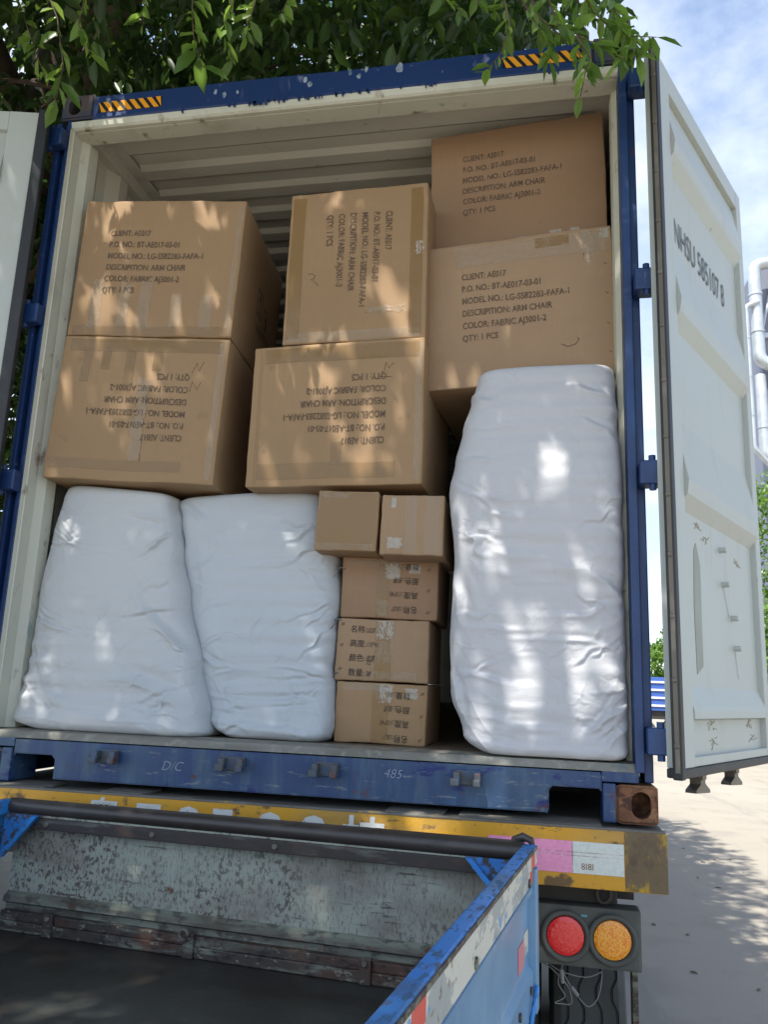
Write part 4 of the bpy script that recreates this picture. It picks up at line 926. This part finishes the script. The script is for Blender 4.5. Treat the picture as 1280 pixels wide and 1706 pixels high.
o, *_ = bale('tall white cloth bale at the right, higher than the others, reaching the large carton', b3l, b3r, b3f, .66, .1805, lambda x: 1.572+.012*max(0, min(1, (x-.62)/.2)), m_bag[2], 3,
     [(.64, 1.08, .86, .99, .007, .012), (.64, 1.03, .88, .93, .006, .012), (.70, .86, 1.02, .80, .014, .03), (.60, .95, .66, .84, .016, .022), (.72, .79, .92, .74, .009, .016), (.56, .80, .585, .62, .012, .018), (1.02, .80, 1.15, .70, .010, .02), (.90, .62, 1.14, .70, .008, .014),
      (.62, .60, 1.14, .545, .007, .012), (.66, .30, 1.10, .22, .008, .02), (1.0, .25, 1.15, .36, .012, .016), (1.05, .20, 1.15, .30, .010, .014), (.60, 1.48, .68, 1.42, .012, .02), (.95, 1.50, 1.13, 1.43, .007, .014), (1.0, 1.36, 1.13, 1.28, .006, .014), (.555, .45, .60, .30, .010, .015), (.85, .95, .90, 1.20, .005, .012)], seams=(1.46, 1.33, 1.00, .72, .47), seam_side=1)

# ------------------------------------------------------------------ foliage
def leaves_mesh(name, P, Dn, Nn, Ls, Ws, mat_, parent, fold=.25, curl=.15):
    """P base points, Dn directions, Nn normals (arrays), lengths, widths -> one mesh of folded leaves"""
    n = len(P); S = np.cross(Dn, Nn); S /= np.linalg.norm(S, axis=1)[:, None]; Nn = np.cross(S, Dn)
    L_, W_ = Ls[:, None], Ws[:, None]
    st = [(0, 0, 0), (.28, .82, 0), (.62, .92, -.05), (1, 0, -.2), (.62, -.92, -.05), (.28, -.82, 0)]
    V = np.empty((n, 6, 3))
    for i, (a, b, c) in enumerate(st):
        V[:, i] = P+Dn*L_*a+S*W_*.5*b+Nn*(W_*fold*abs(b)+L_*c*curl*3)
    idx = np.arange(n)[:, None]*6
    F = np.concatenate([idx+np.array([[0, 1, 2, 3]]), idx+np.array([[0, 3, 4, 5]])], 1).reshape(-1)
    me = bpy.data.meshes.new(name); me.vertices.add(n*6); me.vertices.foreach_set('co', V.reshape(-1))
    me.loops.add(len(F)); me.loops.foreach_set('vertex_index', F.astype(np.int32))
    me.polygons.add(n*2); me.polygons.foreach_set('loop_start', np.arange(0, n*8, 4, dtype=np.int32)); me.update(calc_edges=True)
    return obj(name, me, mat_, parent)
def rand_dirs(rs, n):
    v = rs.normal(size=(n, 3)); return v/np.linalg.norm(v, axis=1)[:, None]
def sprays(rs, centres, per, spread, size, droop=.5):
    n = len(centres)*per; C_ = np.repeat(centres, per, 0)
    tw = np.repeat(rand_dirs(rs, len(centres))*np.array([1, 1, .5])-np.array([0, 0, droop*.5]), per, 0)
    t = rs.uniform(-1, 1, (n, 1)); P = C_+tw*t*spread+rs.normal(size=(n, 3))*spread*.22
    Dn = rand_dirs(rs, n)*.8+tw*.5-np.array([0, 0, droop]); Dn /= np.linalg.norm(Dn, axis=1)[:, None]
    Nn = rand_dirs(rs, n)*.6+np.array([0, 0, 1.]); Ls = rs.uniform(.7, 1.25, n)*size; return P, Dn, Nn, Ls, Ls*.42
TX, TY = -3.1, 1.9
tree = thing('ficus_tree', 'large dense ficus tree overhanging the container roof', 'tree', (TX, TY, GZ))
bm = NB()
tube(bm, [(TX, TY, GZ), (TX+.05, TY, 0), (TX-.02, TY+.05, 1.5), (TX+.1, TY, 2.8), (TX+.3, TY-.1, 4.2), (TX+.5, TY, 6)], [.34, .27, .24, .22, .16, .08], 18)
obj('trunk', bm, m_bark, tree, smooth=True)
rs = np.random.RandomState(11); rg = random.Random(11)
def limb(a, b, r0, r1, bend=.25, name='branch', n=9):
    a, b = Vector(a), Vector(b); off = Vector((rg.uniform(-1, 1), rg.uniform(-1, 1), rg.uniform(-.2, 1)))*bend; pts = []
    for i in range(n+1):
        t = i/n; pts.append(a.lerp(b, t)+off*math.sin(math.pi*t)+Vector(noise.noise_vector(Vector((t*4, a.x, b.y))))*.05*(0 < t < 1))
    bm = NB(); tube(bm, pts, [r0+(r1-r0)*i/n for i in range(n+1)], 10); return obj(name, bm, m_bark, tree, smooth=True), pts
limbs = [((TX+.1, TY, 2.9), (-.9, .95, 3.25), .085, .035), ((TX+.05, TY, 2.7), (-2.6, -.6, 3.6), .09, .03), ((TX+.2, TY, 3.4), (0.6, -.8, 4.6), .10, .03), ((TX+.2, TY, 3.6), (.8, 2.4, 4.6), .10, .03),
         ((TX+.3, TY, 4.2), (-1.5, -3.0, 5.2), .09, .03), ((TX+.3, TY, 4.2), (1.6, -2.2, 5.0), .09, .025), ((TX+.3, TY, 4.4), (.6, 4.6, 6.4), .10, .03), ((TX, TY, 3.4), (-5.2, .5, 4.8), .09, .03), ((TX+.3, TY, 4.6), (-2.5, 5, 6.4), .09, .03),
         ((-1.9, 1.1, 3.12), (-1.2, .55, 3.12), .025, .008), ((-2.4, .9, 3.3), (-.4, 1.5, 3.6), .03, .012), ((-1.5, .8, 3.2), (-.2, .3, 3.28), .018, .006), ((-2.0, .3, 3.35), (-1.45, .15, 3.0), .014, .005)]
for a, b, r0, r1 in limbs: limb(a, b, r0, r1, .22)
def crown_pts(rs, n):
    out = []
    while len(out) < n:
        x = rs.uniform(-6, 2.4); y = rs.uniform(-4.8, 7.5); t = rs.uniform(0, 1)
        zl = 3.12+.10*max(0, y-.6)+.28*max(0, -y-.2)+.25*max(0, x-1.0)+.15*max(0, -x-2.2)*(.3 if y > -1 else 1)
        th = (4.0 if y < 0 else 4.9)*(1-((x+1.6)/5.2)**2*.6)*(1-((y-1.6)/7.5)**2*.5)
        z = zl+th*t**1.2
        if noise.noise(Vector((x*.9, y*.9, z*.9)))+.45 < rs.uniform(0, .42): continue
        lim = (1.25 if y < .3 else 1.0) if y > -.55 else 2.35-.25*abs(y+2)
        if x > lim+.22*noise.noise(Vector((y*2, z*2, 5))): continue
        if y < -.3 and x > .9 and z < 3.7: continue
        out.append((x, y, z))
    return np.array(out)
cp = crown_pts(rs, 15500)
k_ = 2600; side_c = np.stack([rs.uniform(-6.5, -1.75, k_), rs.uniform(.9, 7.0, k_), rs.uniform(.2, 3.4, k_)], 1); side_c = side_c[side_c[:, 0] < -1.6-.12*side_c[:, 1]]
cp = np.concatenate([cp, side_c])
P, Dn, Nn, Ls, Ws = sprays(rs, cp, 13, .18, .118)
# gaps cut into the crown along sun rays, placing flecks at chosen spots
spots = [(205, 345, 3), (190, 395, 5), (285, 345, 3.5), (330, 350, 5), (360, 352, 4.5), (150, 362, 2.5), (350, 465, 3), (150, 515, 2.5), (180, 540, 4.5), (218, 535, 4), (298, 520, 3), (365, 505, 3),
 (118, 668, 3), (250, 600, 2.5), (250, 640, 2.5), (625, 415, 3.5), (640, 447, 4.5), (605, 440, 3), (660, 455, 3.5), (648, 492, 3), (545, 520, 3.5), (522, 545, 4), (565, 545, 3.5), (498, 562, 3), (682, 540, 4),
 (470, 605, 3), (517, 615, 2.5), (545, 607, 3), (610, 675, 4), (607, 725, 4.5), (592, 740, 4), (495, 745, 4), (548, 690, 2), (650, 760, 2.5), (445, 770, 2.5), (690, 575, 2.5),
 (765, 522, 4), (985, 565, 4), (997, 580, 4), (970, 575, 3), (830, 592, 3), (820, 440, 3), (738, 600, 2.5), (965, 440, 2.5), (165, 920, 3), (180, 935, 3.5), (184, 975, 2.5), (170, 1075, 3.5), (212, 848, 2.5), (490, 970, 3),
 (950, 855, 5), (928, 835, 3), (945, 880, 4), (890, 1165, 5), (893, 1190, 4), (985, 1175, 5), (900, 1258, 5), (985, 1250, 6), (772, 1140, 3), (780, 1045, 4), (1035, 1190, 4)]
C0 = Vector((.874217, -2.813736, .38428)); mid = P+Dn*Ls[:, None]*.5; keep = np.ones(len(P), bool)
for u, v, r_ in spots:
    d = CAM_R*((u-640)/1355.03)-CAM_U*((v-853)/1355.03)+fwd; q = np.array(C0+d*((.09-C0.y)/d.y)); sv_ = np.array(sdir)
    rel = mid-q; t = rel@sv_; dist = np.linalg.norm(rel-t[:, None]*sv_, axis=1); keep &= ~((dist < r_*.0065+.020) & (t > 0))
P, Dn, Nn, Ls, Ws = P[keep], Dn[keep], Nn[keep], Ls[keep], Ws[keep]
leaves_mesh('crown', P, Dn, Nn, Ls, Ws, m_leaf, tree)
# the sun flecks come from the gaps cut above
# near twigs hanging in front of the header
def twig(pts, n, size, seed, m=m_leafn, r=.004):
    rs = np.random.RandomState(seed); P_ = [Vector(p) for p in pts]; bm = NB(); tube(bm, P_, [r*(1-.6*i/(len(P_)-1)) for i in range(len(P_))], 6); b = obj('twig', bm, m_bark, tree, smooth=True)
    A = np.array([list(p) for p in P_]); t = np.linspace(.12, 1, n)*(len(P_)-1); i = np.minimum(t.astype(int), len(P_)-2); f = (t-i)[:, None]
    B = A[i]*(1-f)+A[i+1]*f; tg = A[i+1]-A[i]; tg /= np.linalg.norm(tg, axis=1)[:, None]
    sd = rand_dirs(rs, n); Dn = sd*.9+tg*.6-np.array([0, 0, .45]); Dn /= np.linalg.norm(Dn, axis=1)[:, None]
    Nn = rand_dirs(rs, n)*.7+np.array([0, -.6, .8]); Ls = rs.uniform(.4, 1.3, n)*size
    leaves_mesh('twig_leaves', B, Dn, Nn, Ls, Ls*.40, m, tree, curl=.12)
def up3(u, v, y):   # point at depth y seen through photo pixel (u, v); only used to lay out the twigs
    d = CAM_R*((u-640)/1355.03)-CAM_U*((v-853)/1355.03)+fwd; o_ = Vector((.874217, -2.813736, .38428)); return o_+d*((y-o_.y)/d.y)
T = [([(330, -60), (320, 10), (322, 60), (335, 110)], -.5, 16, .105), ([(400, -50), (385, 10), (370, 50), (388, 100)], -.45, 14, .09), ([(230, -40), (240, 10), (238, 40)], -.4, 8, .08),
     ([(60, -60), (95, 30), (105, 110), (90, 175)], -.3, 18, .10), ([(150, -40), (130, 40), (150, 90)], -.35, 12, .10), ([(20, -30), (50, 60), (75, 130)], -.2, 12, .10),
     ([(470, -60), (480, 0), (465, 30)], -.5, 8, .08), ([(440, -50), (420, 20), (410, 60)], -.4, 9, .08),
     ([(860, -60), (900, 30), (960, 80), (985, 130)], -.35, 26, .085), ([(940, -60), (990, 20), (1030, 60), (1065, 95)], -.35, 30, .085), ([(830, -50), (850, 40), (835, 90), (808, 120)], -.4, 16, .07),
     ([(1000, -40), (1030, 30), (1050, 60), (1095, 62)], -.4, 26, .075), ([(900, -40), (930, 40), (985, 70), (1040, 100)], -.45, 30, .075), ([(780, -60), (800, 10), (850, 30)], -.3, 20, .07),
     ([(960, 60), (985, 95), (975, 125), (968, 160)], -.5, 7, .07), ([(700, -60), (730, -10), (770, 20)], -.3, 14, .07), ([(900, -60), (960, 0), (1000, 40)], -.25, 26, .08), ([(980, -60), (1010, -10), (1020, 30)], -.3, 26, .08), ([(870, 0), (900, 50), (920, 75), (915, 100)], -.38, 14, .07),
     ([(560, -60), (600, -10), (620, 15)], -.1, 10, .08), ([(1040, 20), (1060, 70), (1062, 110)], -.3, 12, .06)]
for i, (px, y, n_, sz) in enumerate(T): twig([tuple(up3(u, v, y+.03*k)) for k, (u, v) in enumerate(px)], n_, sz, 40+i, r=.0035)

rs = np.random.RandomState(77); k_ = 60
Pg = np.stack([rs.uniform(1.3, 5, k_), rs.uniform(-1, 8, k_), np.full(k_, GZ+.006)], 1); Dg = rand_dirs(rs, k_)*np.array([1, 1, .05]); Dg /= np.linalg.norm(Dg, axis=1)[:, None]
fl = leaves_mesh('fallen_leaves', Pg, Dg, rand_dirs(rs, k_)*.25+np.array([0, 0, 1.]), rs.uniform(.04, .08, k_), rs.uniform(.02, .03, k_), mat('dry brown leaves', (.16, .10, .05), .8), None); tag(fl, 'dry fallen leaves scattered on the concrete', None, kind='stuff')
# ------------------------------------------------------------------ things far behind
def shrub_tree(label, x, y, h, w_, seed, n=420, m=m_leaff, z0=GZ, size=.17):
    o = thing('background_tree', label, 'tree', (x, y, z0), (0, 0, 0), 'green trees behind the yard'); rs = np.random.RandomState(seed)
    bm = NB(); tube(bm, [(x, y, z0), (x+.1, y, z0+h*.4), (x, y+.1, z0+h*.8)], [.16, .12, .05], 10); obj('trunk', bm, m_bark, o, smooth=True)
    c = rs.normal(size=(n, 3)); c /= np.linalg.norm(c, axis=1)[:, None]; r_ = rs.uniform(.35, 1, (n, 1))**.5
    lob = 1+.25*np.sin(c[:, :1]*5+seed)+.2*np.sin(c[:, 2:]*7+seed*2)
    c = c*r_*lob*np.array([w_/2, w_/2, h*.42])+np.array([x, y, z0+h*.56]); c = c[c[:, 2] > z0+.2]
    P, Dn, Nn, Ls, Ws = sprays(rs, c, 14, size*2, size); leaves_mesh('crown', P, Dn, Nn, Ls, Ws*1.3, m, o)
shrub_tree('bright green tree right of the open door, its crown against the grey tower', 8.7, 22.5, 8.6, 3.2, 5, 900)
shrub_tree('distant green tree seen low in the gap between container and door', 6.0, 34.5, 4.9, 4.0, 6, 500)
shrub_tree('tree standing low behind the edge of the open door', 8.6, 18.5, 4.6, 2.6, 8, 500)
for i, (x, y, h) in enumerate([(-14, 26, 6.5), (-9, 31, 7.5), (-20, 20, 7)]): shrub_tree(['round green tree beyond the yard, left of the ficus trunk', 'tallest green tree beyond the yard behind the container', 'broad green tree farthest left beyond the yard'][i], x, y, h, 6.5, 20+i, 500, m_leaff, GZ, .24)
# tower with ducts
tw = thing('industrial_tower', 'pale grey industrial tower clad with bright metal ducts', 'building', (17, 33, GZ))
bm = NB(); box(bm, (8.95, 28, GZ), (26, 40, 17.0), .05); obj('wall', bm, m_bwall, tw)
for k in range(6):
    z = .4+k*2.8
    for x in (9.35, 10.9, 12.6): bm = NB(); box(bm, (x, 27.95, z), (x+.9, 28.01, z+1.5)); wn = obj('window', bm, m_glass, tw); bm = NB(); box(bm, (x-.06, 27.93, z-.12), (x+.96, 27.999, z-.005)); obj('sill', bm, m_duct, wn)
    bm = NB(); box(bm, (8.93, 27.90, z-.55), (26, 27.999, z-.35), .01); obj('floor_band', bm, m_duct, tw)
    bm = NB(); tube(bm, [(8.98, 27.85, z-.4), (9.5, 27.85, z+1.9)], .05, 8); obj('brace', bm, m_duct, tw)
def duct(pts, r):
    bm = NB(); P = [Vector(p) for p in pts]; o_ = []
    for i, p in enumerate(P):
        if 0 < i < len(P)-1:
            a = (P[i-1]-p).normalized(); b = (P[i+1]-p).normalized(); rr = r*1.4
            for t in (0, .25, .5, .75, 1): o_.append((p+a*rr).lerp(p, t).lerp(p.lerp(p+b*rr, t), t))
        else: o_.append(p)
    tube(bm, o_, r, 16)
    for i in range(len(P)-1):
        L2 = (P[i+1]-P[i]).length; d = (P[i+1]-P[i]).normalized()
        k = 1.2
        while k < L2-1: tube(bm, [P[i]+d*k, P[i]+d*(k+.08)], r*1.12, 16); k += 1.5
    obj('duct', bm, m_duct, tw, smooth=True, angle=40)
duct([(10.0, 27.4, 16.7), (8.72, 27.4, 16.6), (8.72, 27.4, 12.7), (9.8, 27.5, 12.3)], .23)
duct([(8.76, 27.6, 12.2), (8.74, 27.5, 11.4), (8.74, 27.5, 9.1), (9.9, 27.6, 8.6)], .20)
duct([(8.76, 27.2, 15.0), (8.30, 27.2, 14.8), (8.30, 27.2, 9.3), (9.0, 27.5, 8.6), (9.3, 27.7, 8.5)], .10)
duct([(9.3, 27.2, 8.3), (8.9, 27.2, 8.0), (8.9, 27.2, 4.5), (9.8, 27.3, 4.0)], .12)
# parked blue truck far off
ft = thing('parked_truck', 'distant parked truck with a blue slatted body, seen in the gap by the door', 'truck', (6, 30, GZ))
bm = NB(); box(bm, (3.6, 29, -.05), (8.4, 31.2, 1.15), .02); obj('cargo_body', bm, m_farblue, ft)
bm = NB()
for z in (.1, .38, .66, .94): box(bm, (3.6, 28.96, z), (8.4, 28.999, z+.07))
obj('white_slats', bm, m_farwhite, ft)
bm = NB(); box(bm, (3.6, 29.1, -.35), (8.4, 31, -.06)); obj('chassis_frame', bm, m_black, ft)
for x in (4.4, 5.5, 7.6):
    bm = NB(); tube(bm, [(x, 29.05, GZ+.5), (x, 29.35, GZ+.5)], .5, 28); wl = obj('wheel', bm, m_tyre, ft)
    bm = NB(); disc(bm, (x, 29.05, GZ+.5), (0, -1, 0), .2, .03, 20, .02); obj('hub', bm, m_farwhite, wl)
